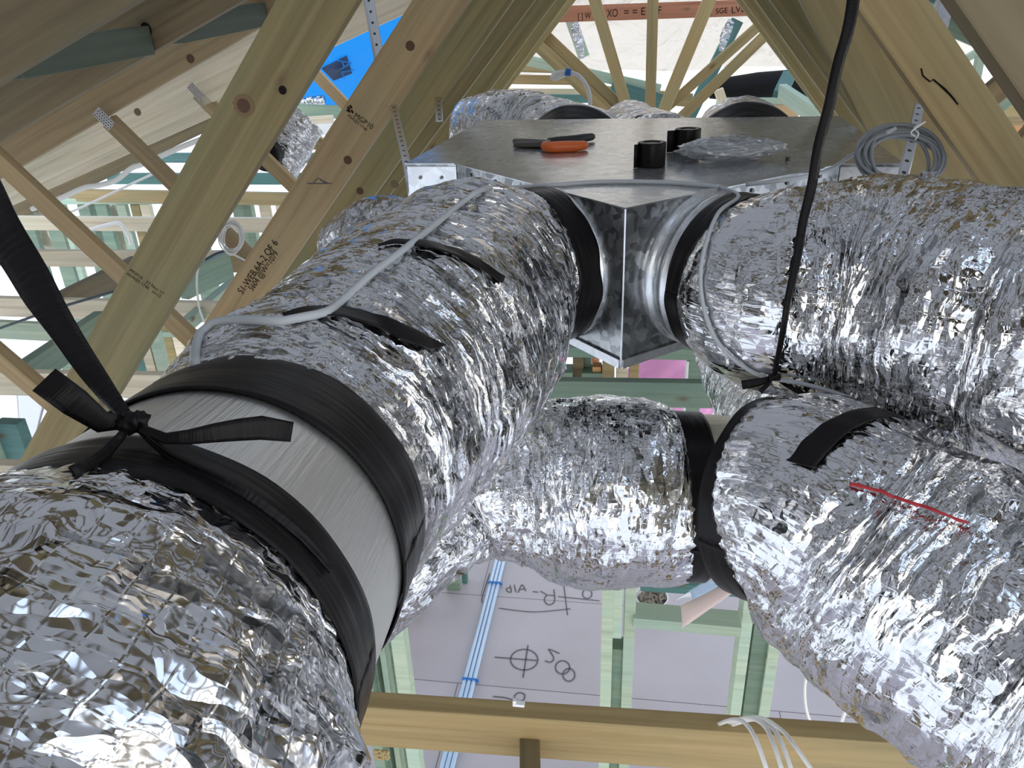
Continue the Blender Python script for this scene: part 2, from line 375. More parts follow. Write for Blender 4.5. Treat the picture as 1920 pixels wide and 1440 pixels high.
def patch(tree, A, B, name, mat, parent, n=40, m=6, off=0.004, jag=0.0):
    """a strip of tape lying on a surface between two outlines"""
    b = MB(); vs = []; uvs = []; fs = []
    grid = []
    for i in range(n+1):
        row = []
        a = lerp_poly(A, i/n); c = lerp_poly(B, i/n)
        for j in range(m+1):
            t = j/m
            jg = jag*random.uniform(-1, 1) if j in (0, m) else 0
            p = hit(tree, a[0]+(c[0]-a[0])*t, a[1]+(c[1]-a[1])*t+jg, off)
            row.append(p)
        grid.append(row)
    flat = [p for r in grid for p in r if p]
    last = flat[0]
    for r in grid:
        for j in range(m+1):
            if r[j] is None: r[j] = last
            last = r[j]
    # smooth the sheet a little so that it bridges the creases
    for it in range(3):
        g2 = [r[:] for r in grid]
        for i in range(1, n):
            for j in range(m+1):
                ns = [grid[i-1][j], grid[i+1][j]]+([grid[i][j-1]] if j else [])+([grid[i][j+1]] if j < m else [])
                av = V((0, 0, 0))
                for q in ns: av += q
                g2[i][j] = grid[i][j]*0.5+av*(0.5/len(ns))
        grid = g2
    for i in range(n+1):
        for j in range(m+1): vs.append(grid[i][j]+(CAM-grid[i][j]).normalized()*0.002); uvs.append((j*0.008, i*0.008))
    N = (n+1)*(m+1)
    for i in range(n):
        for j in range(m):
            a = i*(m+1)+j; fs.append((a, a+1, a+m+2, a+m+1))
    b.add(vs, fs, uvs); o = b.build(name, mat, parent, True)
    so = o.modifiers.new('thick', 'SOLIDIFY'); so.thickness = 0.0015; so.offset = 0
    return o
def ribbon(pts, widths, dirs, name, mat, parent=None, th=0.0015, sub=0.012, crease=0.0):
    """flat strap through pts; dirs = across-strap direction at each point"""
    sp = spline([(p, V((w, 0, 0)), d) for p, w, d in zip(pts, widths, dirs)], sub)
    b = MB(); vs = []; uvs = []; fs = []; L = 0; m = 4
    for i, (p, w, d) in enumerate(sp):
        if i: L += (sp[i][0]-sp[i-1][0]).length
        t = (sp[min(i+1, len(sp)-1)][0]-sp[max(i-1, 0)][0]).normalized(); d = (d-t*d.dot(t)).normalized(); nn = t.cross(d)
        for j in range(m+1):
            q = j/m-0.5
            vs.append(p+d*(w.x*q)+nn*(crease*w.x*abs(q)*2*(0.6+0.4*math.sin(i*0.7)))); uvs.append((L, q*w.x))
    for i in range(len(sp)-1):
        for j in range(m):
            a = i*(m+1)+j; fs.append((a, a+1, a+m+2, a+m+1))
    b.add(vs, fs, uvs); o = b.build(name, mat, parent, True)
    so = o.modifiers.new('thick', 'SOLIDIFY'); so.thickness = th; so.offset = 0
    return o
def text_on(s, P0, P1, nrm, mat, name, parent, squash=1.0):
    cu = bpy.data.curves.new(name, 'FONT'); cu.body = s; cu.size = 1; cu.extrude = 0.0
    t = bpy.data.objects.new('tmp', cu); COL.objects.link(t)
    dg = bpy.context.evaluated_depsgraph_get(); me = bpy.data.meshes.new_from_object(t.evaluated_get(dg)); bpy.data.objects.remove(t)
    xs = [v.co.x for v in me.vertices]; W = max(xs)-min(xs); sc = (P1-P0).length/W
    for v in me.vertices: v.co = V(((v.co.x-min(xs))*sc, v.co.y*sc*squash, 0))
    return link(name, me, mat, parent, frame(P0+nrm*0.0012, P1-P0, nrm))
def strokes(name, mat, lines, w, fn, parent=None):
    """hand-drawn lines: fn maps a pixel to (point, normal)"""
    b = MB()
    for ln in lines:
        P = [fn(*q) for q in ln]
        pts = pth([p for p, n in P], 0.01) if len(P) > 2 else [P[0][0], P[1][0]]
        nn = P[0][1]; vs = []; fs = []
        for i, p in enumerate(pts):
            t = (pts[min(i+1, len(pts)-1)]-pts[max(i-1, 0)]).normalized(); d = nn.cross(t).normalized()
            vs += [p+d*w/2, p-d*w/2]
        for i in range(len(pts)-1): fs.append((2*i, 2*i+1, 2*i+3, 2*i+2))
        b.add(vs, fs)
    return b.build(name, mat, parent)

# timber whose long edge runs a -> b in the truss plane Y; the body lies to the side s (R L U D) of that edge
def tim(name, a, b, Y, w, s, mat, label, cat='timber', t=0.035, ext=(0, 0), k=KT, group=None, kind='thing', parent=None):
    P0, P1 = atY(*a, Y, k), atY(*b, Y, k)
    n = V((-k, 1, 0)).normalized(); u = (P1-P0).normalized(); v = n.cross(u)
    want = {'R': V((1, 0, 0)), 'L': V((-1, 0, 0)), 'U': V((0, 0, 1)), 'D': V((0, 0, -1))}[s]
    P0 = P0-u*ext[0]; P1 = P1+u*ext[1]
    L = (P1-P0).length
    if v.dot(want) < 0: P0, P1, u = P1, P0, -u; v = n.cross(u)
    o = link(name, box_mesh(name, 0, L, 0, w, 0, t), mat, parent, frame(P0, u, n))
    if label: tag(o, label, cat, group, kind)
    return o
def bar(name, P0, P1, w, t, up, mat, label=None, cat='timber', group=None, parent=None, kind='thing', bev=0.0025):
    """box from P0 to P1 centred on that line, w along `up`, t across"""
    u = (P1-P0).normalized(); n = up.cross(u).normalized() if abs(up.normalized().dot(u)) < 0.999 else V((1, 0, 0))
    L = (P1-P0).length
    o = link(name, box_mesh(name, 0, L, -w/2, w/2, -t/2, t/2, bev), mat, parent, frame(P0, u, n))
    if label: tag(o, label, cat, group, kind)
    return o
UP = V((0, 0, 1))
TN = V((-KT, 1, 0)).normalized()              # truss plane normal (away from camera)
TX = V((1, KT, 0)).normalized()

# ================================================================ SETTING
def quad(name, pts, mat, nx=1, ny=1, fn=None):
    b = MB(); a, c, d, e_ = [V(p) for p in pts]; vs = []; fs = []
    for j in range(ny+1):
        for i in range(nx+1):
            s_, t_ = i/nx, j/ny; p = (a*(1-s_)+c*s_)*(1-t_)+(e_*(1-s_)+d*s_)*t_
            if fn: p = p+fn(s_, t_)
            vs.append(p)
    for j in range(ny):
        for i in range(nx):
            q = j*(nx+1)+i; fs.append((q, q+1, q+nx+2, q+nx+1))
    b.add(vs, fs); return b.build(name, mat, None, True)
fl = link('floor', box_mesh('floor', -3.4, 3.6, -3.0, 5.6, -0.06, 0, 0), 'floor', None, Matrix.Identity(4)); struct(fl)
gr = quad('ground', ((-60, -60, -0.4), (60, -60, -0.4), (60, 80, -0.4), (-60, 80, -0.4)), 'ground'); struct(gr)
# far hip end of the roof: bright silver sarking that sags towards its foot
def sag(s_, t_): return V((0, -0.25*math.sin(PI*s_)*math.sin(PI*t_)+0.05*math.sin(9*t_+3*s_), -0.10*math.sin(PI*s_*2.3)*math.sin(PI*t_)+0.04*noise.noise(V((s_*9, t_*5, 0)))))
hs = quad('ceiling', ((-.95, 8.1, 2.95), (4.4, 7.6, 2.95), (2.9, 6.6, 4.7), (-0.35, 6.9, 4.7)), 'sark_silver', 40, 30, sag); struct(hs)
# roof sheet over the trusses, near reach shaped for the light on the ducts
RX = 0.35
def roofz(x): return 4.34-0.45*abs(x-RX)
b1 = quad('roof_left', ((RX, -1.6, roofz(RX)), (-3.6, -1.6, roofz(-3.6)), (-3.6, 4.6, roofz(-3.6)), (RX, 4.6, roofz(RX))), 'sark_grey', 30, 20, lambda s_, t_: V((0, 0, 0.03*math.sin(t_*30)))); struct(b1)
b2 = quad('roof_right', ((RX, 0.5, roofz(RX)), (2.0, 0.5, roofz(2.0)), (2.0, 4.6, roofz(2.0)), (RX, 4.6, roofz(RX))), 'sark_grey', 30, 20, lambda s_, t_: V((0, 0, 0.03*math.sin(t_*30)))); struct(b2)
bl = quad('sarking_sheet', ((-.35, 6.3, 4.25), (-4.0, 6.3, 4.15), (-4.2, 6.9, 2.72), (-.75, 6.9, 2.80)), 'sark_blue', 20, 12, sag)
tag(bl, 'bright blue roof sarking sheet seen behind the big printed web', 'sarking')
br = quad('sarking_sheet', ((2.4, 4.4, 3.9), (4.3, 4.2, 3.1), (4.3, 6.6, 3.1), (2.6, 6.8, 3.9)), 'sark_teal', 12, 12, sag)
tag(br, 'dark teal blue sarking seen between the two foremost webs on the right', 'sarking')

rf = MB()  # roof timbers overhead, added for the foil to reflect
for Y in (-1.5, -.9, -.3, .3, .9, 1.5, 2.1, 2.7):
    for x1 in (-3.4, 4.0):
        m = frame(V((RX, Y, roofz(RX)-.12)), V((x1-RX, 0, roofz(x1)-roofz(RX))), V((0, 1, 0))); 
        if x1 > 0 or Y < 1: rf.box(m, 0, 4.0, -.07, .07, -.018, .018)
for k in range(11):
    x = RX+.25+k*.34; m = frame(V((x, -1.7, roofz(x)-.02)), V((0, 1, 0)), V((0.41, 0, .91))); rf.box(m, 0, 5.4, -.02, .02, -.035, 0)
for k in range(9):
    x = RX-.2-k*.36; m = frame(V((x, -1.7, roofz(x)-.02)), V((0, 1, 0)), V((-0.41, 0, .91))); rf.box(m, 0, 3.0, -.02, .02, -.035, 0)
struct(rf.build('added_roof_frame', 'brown'))
# ================================================================ TIMBERS
# webs rising towards the ridge on one side
M1 = tim('truss_web', (517, 0), (20, 892), 1.6, 0.128, 'R', 'olive', 'widest olive pine truss web with a big round knot and a drilled hole', 'truss web', ext=(.25, .12))
M2 = tim('truss_web', (773, 0), (326, 694), 2.27, 0.122, 'R', 'tan', 'brown pine truss web stamped S1-WEB, second from the front', 'truss web', ext=(.25, .2))
M3 = tim('truss_web', (877, 0), (553, 477), 2.9, 0.122, 'R', 'olive', 'pine truss web right behind the stamped web, perforated strap across it', 'truss web', ext=(.25, .3))
tim('truss_web', (935, 0), (690, 340), 3.5, 0.115, 'R', 'olive', 'pine truss web ending at the near corner of the metal box, fourth in the row', 'truss web', ext=(.25, .6))
tim('truss_web', (984, 0), (800, 260), 4.1, 0.115, 'R', 'olive', 'fifth truss web of the row, greenish strip between two light edges', 'truss web', ext=(.25, .6))
tim('truss_web', (1014, 0), (830, 260), 4.7, 0.115, 'R', 'olive', 'sixth truss web of the row, thin strip in front of the last one', 'truss web', ext=(.25, .6))
tim('truss_web', (1034, 0), (895, 186), 5.3, 0.115, 'R', 'olive', 'farthest of the webs leaning right, bordering the bright gap', 'truss web', ext=(.25, .8))
# webs leaning the other way
tim('truss_web', (1789, 0), (1919, 189), 0.74, 0.095, 'R', 'brown', 'dark out-of-focus truss web cut off by the top right corner', 'truss web', ext=(.2, .75))  # brown instead of olive: shade put into the colour
R1 = tim('truss_web', (1634, 53), (1846, 355), 1.6, 0.094, 'R', 'pine', 'broad yellow pine truss web with a long dark crack', 'truss web', ext=(.35, .3))
tim('truss_web', (1500, 0), (1628, 250), 2.2, 0.17, 'R', 'pine', 'yellow pine truss web right behind the cracked web', 'truss web', ext=(.25, .35))
tim('truss_web', (1444, 0), (1560, 159), 2.85, 0.12, 'R', 'olive', 'truss web with an orange tinge crossed by the hanging black strap', 'truss web', ext=(.25, .7))
tim('truss_web', (1417, 0), (1552, 189), 3.5, 0.115, 'R', 'olive', 'greenish truss web between light edges, third from the bright gap', 'truss web', ext=(.25, .5))
tim('truss_web', (1393, 0), (1536, 200), 4.1, 0.115, 'R', 'olive', 'narrow truss web strip, second from the bright gap', 'truss web', ext=(.25, .5))
tim('truss_web', (1380, 0), (1543, 219), 4.7, 0.115, 'R', 'olive', 'farthest of the webs leaning left, edging the bright gap', 'truss web', ext=(.25, .5))

# webs falling to the right (front face upper edge given)
def dia(a, b_, Y, w_, mat, label, ext=(0, 0), t=.035): return tim('truss_web', a, b_, Y, w_, 'D', mat, label, 'truss web', t, ext)
dia((-40, 629), (66, 719), 1.64, .05, 'tan', 'pine web end in the lower corner meeting the widest web', ext=(.2, .1))
dia((0, 289), (330, 597), 2.31, .062, 'tan', 'long pine web crossing behind the widest web, black tape beside it', ext=(.25, .1))
D2 = dia((208, 217), (485, 487), 2.94, .062, 'tan', 'pine web with a nail plate at its head, coil of white cable hanging on it', ext=(0, .12))
D3 = dia((374, 166), (570, 357), 3.55, .062, 'tan', 'pine web with a smaller nail plate, passing behind the big knot', ext=(0, .05))
dia((500, 160), (612, 270), 4.3, .066, 'pine', 'pale pine web between foil duct and cream gable boards', ext=(.2, .1))
dia((570, 104), (668, 206), 4.9, .068, 'tan', 'pale pine web across the lower corner of the blue sarking', ext=(.1, .1))

# top chords under the roof
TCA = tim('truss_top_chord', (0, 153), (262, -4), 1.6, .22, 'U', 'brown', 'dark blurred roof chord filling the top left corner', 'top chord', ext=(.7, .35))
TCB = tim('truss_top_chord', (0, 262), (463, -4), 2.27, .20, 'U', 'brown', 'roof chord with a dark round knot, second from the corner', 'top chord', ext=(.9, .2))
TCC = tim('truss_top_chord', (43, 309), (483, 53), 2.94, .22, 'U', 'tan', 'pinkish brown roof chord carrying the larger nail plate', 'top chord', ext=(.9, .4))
TCD = tim('truss_top_chord', (80, 340), (604, 97), 3.55, .20, 'U', 'pale', 'pine roof chord, pale with daylight, carrying the smaller nail plate', 'top chord', ext=(.9, .9))  # pale wood instead of pine, for daylight coming up from below
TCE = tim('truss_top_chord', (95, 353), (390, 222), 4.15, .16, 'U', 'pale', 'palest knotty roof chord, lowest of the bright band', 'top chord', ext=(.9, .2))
tim('truss_top_chord', (120, 372), (400, 240), 4.7, .12, 'U', 'brown', 'dark board for the eave shadow under the palest chord', 'top chord', ext=(.6, .3))  # dark brown board stands in for the eave shadow
bar('roof_batten', atY(20, 116, 1.70), atY(272, 76, 2.26), .075, .045, UP, 'dimgreen', 'dark green batten between the first two roof chords', 'batten')
bar('roof_batten', atY(325, 56, 2.34), atY(490, 27, 2.93), .075, .045, UP, 'dimgreen', 'dark green batten joining the knotted chord to the pinkish chord', 'batten')
# top chords on the other slope
tim('truss_top_chord', (1690, 28), (1850, 97), 3.3, .058, 'U', 'green', 'green roof chord sloping down behind the steel bracket', 'top chord', ext=(.3, .8))
tim('truss_top_chord', (1700, 8), (1830, 62), 3.9, .05, 'U', 'mint', 'pale mint roof chord just above the green sloping chord', 'top chord', ext=(.3, .9))
tim('truss_top_chord', (1690, -18), (1830, 36), 2.7, .05, 'U', 'teal', 'teal roof chord at the top edge beside the steel bracket', 'top chord', ext=(.3, .6))
tim('truss_web', (1786, 121), (1830, 94), 4.2, .03, 'D', 'mint', 'slim cream web below the green sloping chord', 'truss web', ext=(.05, .05))
tim('truss_web', (1820, 178), (1832, 112), 4.0, .033, 'R', 'mint', 'short cream upright in the bright hole beside the cracked web', 'truss web', ext=(.2, .02))
tim('truss_web', (1822, 188), (1885, 134), 2.5, .062, 'D', 'tan', 'grey brown web rising behind the cracked web', 'truss web', ext=(.1, .25))
tim('truss_web', (1846, 203), (1900, 155), 3.1, .058, 'D', 'mint', 'grey mint web just below the grey brown one', 'truss web', ext=(.1, .4))
tim('truss_web', (1886, 292), (1920, 252), 2.0, .06, 'D', 'tan', 'brown web end at the edge below the pink boards', 'truss web', ext=(.05, .3))
for (x0, y0, x1, y1, Y, w_, mat, lab) in (
    (1868, 197, 1990, 196, 5.6, .13, 'pine', 'knotty board behind the mint web, topmost of three'),
    (1862, 221, 1990, 220, 5.2, .09, 'tan', 'brown board behind the cracked web, second of three'),
    (1862, 237, 1960, 236, 4.8, .13, 'orangewood', 'pinkish board behind the cracked web, lowest of three'),
    (1885, 275, 1990, 274, 3.6, .11, 'pale', 'pale board by the lower end of the cracked web'),
    (1900, 312, 1990, 311, 3.2, .09, 'teal', 'pale blue green board by the lower end of the cracked web')):
    tim('binder', (x0, y0), (x1, y1), Y, w_, 'D', mat, lab, 'timber')

# bottom chords (top front edge on z = 2.42), each a long stick right across the house
def chord(a, b_, mat, label, x0=-3.3, x1=3.3, z=2.42, w_=.09, t=.035, group=None):
    P, Q = atz(*a, z), atz(*b_, z); d = (Q-P).normalized(); P0 = P+d*((x0-P.x)/d.x); P1 = P+d*((x1-P.x)/d.x)
    n = V((-d.y, d.x, 0)); m = frame(P0, d, n)
    o = link('truss_bottom_chord', box_mesh('chord', 0, (P1-P0).length, 0, w_, 0, t), mat, None, m)
    return tag(o, label, 'bottom chord', group)
CH0 = chord((665, 1325), (1700, 1395), 'pine', 'nearest bottom chord, crossing the foot of the picture under white cables', z=2.45, w_=.095, x0=-2.4, x1=2.4)
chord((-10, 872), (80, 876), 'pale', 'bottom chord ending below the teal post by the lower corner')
chord((0, 699), (470, 706), 'pale', 'bottom chord with a round knot behind the first tape ring', x1=-.40)  # daylit length of one chord, its light put into the pale colour
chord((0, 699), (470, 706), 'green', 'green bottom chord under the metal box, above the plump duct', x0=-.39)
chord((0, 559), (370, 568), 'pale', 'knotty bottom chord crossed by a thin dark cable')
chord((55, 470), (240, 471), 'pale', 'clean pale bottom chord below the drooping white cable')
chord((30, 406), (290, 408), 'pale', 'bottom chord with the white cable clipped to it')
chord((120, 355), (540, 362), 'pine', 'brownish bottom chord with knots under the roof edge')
chord((560, 325), (610, 325), 'teal', 'blue green far bottom chord seen beside the stamped web')
chord((560, 287), (620, 287), 'teal', 'farthest blue green chord under the foil duct end')
# green edge board below the knotty chord, blocking pieces between chords
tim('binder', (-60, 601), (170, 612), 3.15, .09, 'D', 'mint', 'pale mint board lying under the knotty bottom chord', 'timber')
def block(a, b_, za, w_, mat, label):
    P, Q = atz(*a, za), atz(*b_, za)
    return bar('blocking_piece', P-UP*w_/2, Q-UP*w_/2, w_, .045, UP, mat, label, 'blocking')
block((40, 680), (186, 583), 2.44, .10, 'green', 'green blocking piece rising between two chords beside the black strap')
block((104, 552), (252, 480), 2.44, .10, 'brown', 'dark brown blocking piece under the long crossing web')
block((336, 512), (424, 474), 2.45, .13, 'green', 'dark green blocking piece below the white cable coil')
block((345, 600), (440, 520), 2.40, .05, 'white' if False else 'mint', 'pale strip board behind the dark green blocking piece')
tim('binder', (418, 474), (520, 470), 3.72, .11, 'D', 'tan', 'brown board end behind the stamped web, under the coil', 'timber')

# fan of webs in the far truss
YF = 5.3
def fan(a, b_, w_, s, label, dY=0.0): tim('truss_web', a, b_, YF+dY, w_, s, 'pine', label, 'truss web', ext=(.35, .3))
fan((1103, 0), (1157, 180), .072, 'R', 'fan web leaning left of the king post, crossing the red beam')
fan((1214, 0), (1209, 217), .066, 'R', 'upright king post in the middle of the fan')
fan((1317, 0), (1229, 216), .078, 'R', 'fan web leaning right of the king post, crossing the red beam')
fan((1411, 47), (1279, 165), .058, 'D', 'upper of the two slanting webs on the right of the fan', .04)
fan((1424, 64), (1264, 221), .062, 'D', 'lower of the two slanting webs on the right of the fan')
fan((1033, 62), (1157, 180), .075, 'D', 'upper slanting web on the left of the fan', .04)
fan((1020, 80), (1152, 206), .075, 'D', 'lower slanting web on the left of the fan with the white hose beside it')

# red beam with a maker's line along it
LV = tim('ridge_beam', (1049, 42), (1404, 30), 6.1, .105, 'U', 'redwood', 'red brown laminated beam with printed marks high behind the fan', 'beam', ext=(.7, .7), k=-.1)
# boards and hips behind the fan
KB = -.1
def far(name, a, b_, Y, w_, s, mat, label, cat='timber', ext=(0, 0)): return tim(name, a, b_, Y, w_, s, mat, label, cat, .045, ext, KB)
far('hip_rafter', (1060, 40), (1085, 112), 6.25, .085, 'R', 'mint', 'mint hip rafter with torn foil hanging below the red beam', 'rafter')
far('hip_rafter', (1374, 33), (1345, 92), 6.25, .085, 'R', 'teal', 'teal rafter edged with torn foil by the right end of the red beam', 'rafter', ext=(0, .6))
far('hip_rafter', (1000, 106), (1215, 153), 5.9, .07, 'D', 'mint', 'pale mint rafter sloping down behind the king post', 'rafter', ext=(.3, .1))
far('truss_top_chord', (1150, 150), (1260, 182), 5.85, .10, 'D', 'teal', 'dark green board below the sloping mint rafter', 'top chord')
for (x0, y0, x1, y1, Y, w_, mat, lab) in (
    (960, 112, 1090, 116, 6.3, .085, 'pine', 'knotty pine board high behind the left fan webs'),
    (950, 140, 1090, 142, 6.5, .07, 'tan', 'brown board behind the blue hose clip'),
    (940, 166, 1110, 167, 6.6, .07, 'pale', 'pale board above the dark green one behind the fan'),
    (980, 177, 1110, 178, 6.4, .06, 'teal', 'dark green board behind the rear foil duct'),
    (1120, 160, 1300, 176, 6.5, .10, 'pine', 'pine board behind the foot of the king post'),
    (1345, 184, 1480, 184, 6.0, .05, 'mint', 'mint board under the black roll of sarking')):
    far('binder', (x0, y0), (x1, y1), Y, w_, 'D', mat, lab, 'timber')
far('binder', (1015, 192), (1085, 193), 6.2, .05, 'D', 'yellow', 'yellow plank peeping over the rear foil duct', 'plank')
far('plywood_sheet', (1395, 197), (1500, 197), 5.7, .16, 'D', 'plywood', 'tan plywood sheet under the mint board at the back', 'plywood')
bar('hip_rafter', atY(1466, 172, 5.8), atY(1545, 226, 4.9), .10, .05, UP, 'mint', 'pale mint rafter running forward beside the plywood', 'rafter')
bar('hip_rafter', atY(1462, 178, 5.8), atY(1480, 140, 6.1), .09, .05, V((1, 0, 0)), 'teal', 'short teal strut standing on the black sarking roll', 'rafter')
far('binder', (1340, 172), (1348, 196), 5.6, .06, 'R', 'pale', 'short pale block at the end of the black roll', 'timber')
# underside of the drooping sarking, its shade painted as a black roll
rl = MB(); rl.tube([atY(x, y, 6.3, KB) for x, y in ((1330, 172), (1370, 166), (1420, 162), (1470, 158), (1540, 164), (1600, 168))], [.05, .085, .10, .10, .09, .05], 18)
rl = rl.build('sarking_roll', 'shaded_sarking', None, True); tag(rl, 'sagging roll of sarking, black for its shaded underside, below the silver sheet', 'sarking')
# torn foil fringe hanging from the rafters
for lab, pts in (('torn silver foil fringe on the mint hip rafter', ((1076, 42), (1084, 70), (1092, 110))), ('torn silver foil fringe on the teal rafter', ((1372, 38), (1360, 66), (1352, 96)))):
    o = ribbon([atY(x, y, 6.15, KB) for x, y in pts], [.05, .07, .03], [V((1, 0, 0))]*3, 'foil_fringe', 'farfoil', None, .002); tag(o, lab, 'foil')

# ---------------------------------------------------------------- wall frames below
def post(name, x, y, Y, w_, d_, z0, z1, mat, label, cat='stud', k=KT, group=None):
    P = atY(x, y, Y, k); n = V((-k, 1, 0)).normalized(); X = V((1, k, 0)).normalized()
    m = Matrix((X, n, UP)).transposed().to_4x4(); m.translation = V((P.x, P.y, 0))
    o = link(name, box_mesh(name, 0, w_, 0, d_, z0, z1), mat, None, m)
    if label: tag(o, label, cat, group)
    return o
# wall at the back left: studs between white daylight
YW = 5.4
studs = ((35, 'green'), (92, 'green'), (118, 'mint'), (160, 'green'), (180, 'green'), (232, 'mint'), (258, 'olive'), (276, 'pale'), (352, 'green'), (447, 'green'), (466, 'mint'), (497, 'pale'), (528, 'pale'), (590, 'green'))
names = ('at the far end, behind the black strap', 'beside the first white gap', 'pale one touching the double stud', 'left of a double stud under the clipped cable', 'right of a double stud under the clipped cable', 'thin one beside the grey daylight strip', 'olive one beside the bright strip', 'pale one next to the olive stud', 'hidden mostly by the widest web', 'dark green one next to the cable coil', 'mint one next to the cable coil', 'pale one between two white gaps', 'pale one touching the stamped web', 'green one behind the stamped web')
for (x, mat), nm in zip(studs, names):
    post('wall_stud', x-6, 420, YW, .15 if mat == 'green' else .075, .045, 0, 2.30, mat, 'stud of the back wall, '+nm)
bar('top_plate', atY(-300, 330, YW)*1, atY(-300, 330, YW)*1+TX*5.2, .07, .09, UP, 'mint', None) if False else None
P = V((-3.6, YW+.16*3.6+.02, 2.33)); bar('top_plate', P, P+TX*5.0, .045, .09, UP, 'mint', 'top plate along the stud wall at the back', 'plate')
P = V((-3.6, YW+.16*3.6+.02, 1.25)); bar('wall_noggin', P, P+TX*5.0, .045, .08, UP, 'green', 'row of noggins halfway up the back stud wall', 'noggin')
# foil wrapped wall patches seen low on the far left
for q, lab in ((((30, 380), (80, 380), (110, 470), (45, 470)), 'silvery wall wrap behind the far end studs'), (((190, 380), (232, 380), (250, 470), (208, 470)), 'silvery wall wrap in the bright strip behind the double stud')):
    pts = [atY(x, y, YW+.12) for x, y in q]
    o = quad('wall_wrap', pts, 'sark_silver', 6, 6, lambda s_, t_: V((0, .01*math.sin(9*s_+7*t_), 0))); so = o.modifiers.new('t', 'SOLIDIFY'); so.thickness = .003
    tag(o, lab, 'wall wrap')
# teal corner post and frame in the lower left corner
post('wall_stud', -12, 800, 2.05, .09, .045, 0, 2.3, 'teal', 'teal post in the lower left corner')
post('wall_stud', -40, 800, 2.02, .03, .045, 0, 2.3, 'mint', 'mint edge stud beside the teal corner post')
for x, mat, lab in ((263, 'pale', 'pale stud in the gap between the two big webs'), (283, 'mint', 'mint stud in the gap between the two big webs'), (246, 'teal', 'teal stud next to the silver bundle between the webs')):
    post('wall_stud', x, 650, 3.2, .05, .04, 0, 2.3, mat, lab)
sb = MB(); sb.tube([atY(240, 640, 3.5), atY(258, 672, 3.4), atY(262, 700, 3.4)], [.07, .09, .06], 14); o = sb.build('foil_bundle', 'farfoil', None, True); tag(o, 'bundle of crumpled silver wrap low between the two big webs', 'foil')
o = quad('foil_sheet', [atY(x, y, 2.9) for x, y in ((30, 720), (90, 740), (60, 850), (40, 850))], 'farfoil', 8, 8); so = o.modifiers.new('t', 'SOLIDIFY'); so.thickness = .003; tag(o, 'silver sheet beside the teal post in the lower corner', 'foil')
o = quad('foil_sheet', [atY(x, y, 2.75) for x, y in ((205, 735), (330, 745), (330, 860), (215, 860))], 'farfoil', 8, 8); so = o.modifiers.new('t', 'SOLIDIFY'); so.thickness = .003; tag(o, 'silver sheet under the knotted chord by the tape knot', 'foil')

# wall frame under the metal box
YB = 2.9
P = V((-.6, YB+.16*.6+.02, 2.26)); bar('top_plate', P, P+TX*2.6, .045, .09, UP, 'green', 'sage top plate right under the metal box', 'plate')
post('wall_stud', 1074, 700, YB, .045, .09, 1.25, 2.23, 'brown', 'dark brown stud below the box beside a white gap')
post('wall_stud', 1094, 700, YB+.02, .03, .09, 1.25, 2.23, 'green', 'thin green stud behind the orange block')
post('timber_block', 1111, 690, YB-.03, .035, .05, 1.96, 2.20, 'orangewood', 'short orange timber block under the box', 'block')
post('wall_stud', 1129, 700, YB-.05, .048, .09, 1.25, 2.23, 'pine', 'ribbed pine stud next to the orange block')
post('wall_stud', 1155, 700, YB, .045, .09, 1.25, 2.23, 'pale', 'pale green pine stud under the box corner')
post('wall_stud', 1179, 700, YB, .04, .09, 1.25, 2.23, 'pine', 'knotty pine stud edging the bright window gap')
post('wall_stud', 1291, 700, YB, .055, .09, 1.25, 2.23, 'green', 'sage stud beside the pink insulation')
post('wall_stud', 1242, 700, YB+.9, .012, .02, 1.25, 2.23, 'white', 'thin white strip in front of the pink insulation')
post('wall_stud', 1286, 700, YB-.02, .01, .05, 1.25, 2.23, 'white', 'white edged strip beside the sage stud')
P = V((-.6, YB+.16*.6+.02, 1.2275)); bar('sill_plate', P, P+TX*2.6, .045, .10, UP, 'green', 'green sill plate under the studs below the box', 'plate')
for x0, x1, y, lab in ((1030, 1075, 701, 'dark noggin in the white gap'), (1092, 1133, 702, 'dark noggin behind the orange block')):
    P = atY(x0, y, YB); Q = atY(x1, y, YB); bar('wall_noggin', P, Q, .05, .09, UP, 'green', lab+' under the box', 'noggin')
P = atY(1020, 722, YB); Q = atY(1066, 722, YB); bar('wall_noggin', P, Q, .05, .04, UP, 'pale', 'pale noggin under the dark one below the box', 'noggin')
# pink insulation batts in their clear wrap
bm = bmesh.new(); bmesh.ops.create_icosphere(bm, subdivisions=4, radius=1)
for v in bm.verts:
    q = v.co.copy(); v.co = V((q.x*.25, q.y*.16, q.z*.20))*(1+.18*noise.noise(q*2.5)+.06*noise.noise(q*9))
me = bpy.data.meshes.new('insulation'); bm.to_mesh(me); bm.free(); me.polygons.foreach_set('use_smooth', [True]*len(me.polygons))
o = link('insulation_batt', me, 'pink_batt', None, Matrix.Translation(atY(1262, 735, 3.55))); tag(o, 'soft pink insulation batts showing through the gap under the box', 'insulation')
o = link('insulation_batt', me.copy(), None, None, Matrix.Translation(atY(1335, 722, 3.6)) @ Matrix.Scale(.45, 4)); tag(o, 'small pink tuft of insulation beyond the sage stud', 'insulation')
wb = MB(); wb.tube([atY(1098, 700, 3.5), atY(1102, 680, 3.5), atY(1110, 664, 3.6)], [.05, .06, .04], 10); o = wb.build('brick_stack', 'terracotta', None); tag(o, 'red brown rubble behind the orange block', 'rubble')

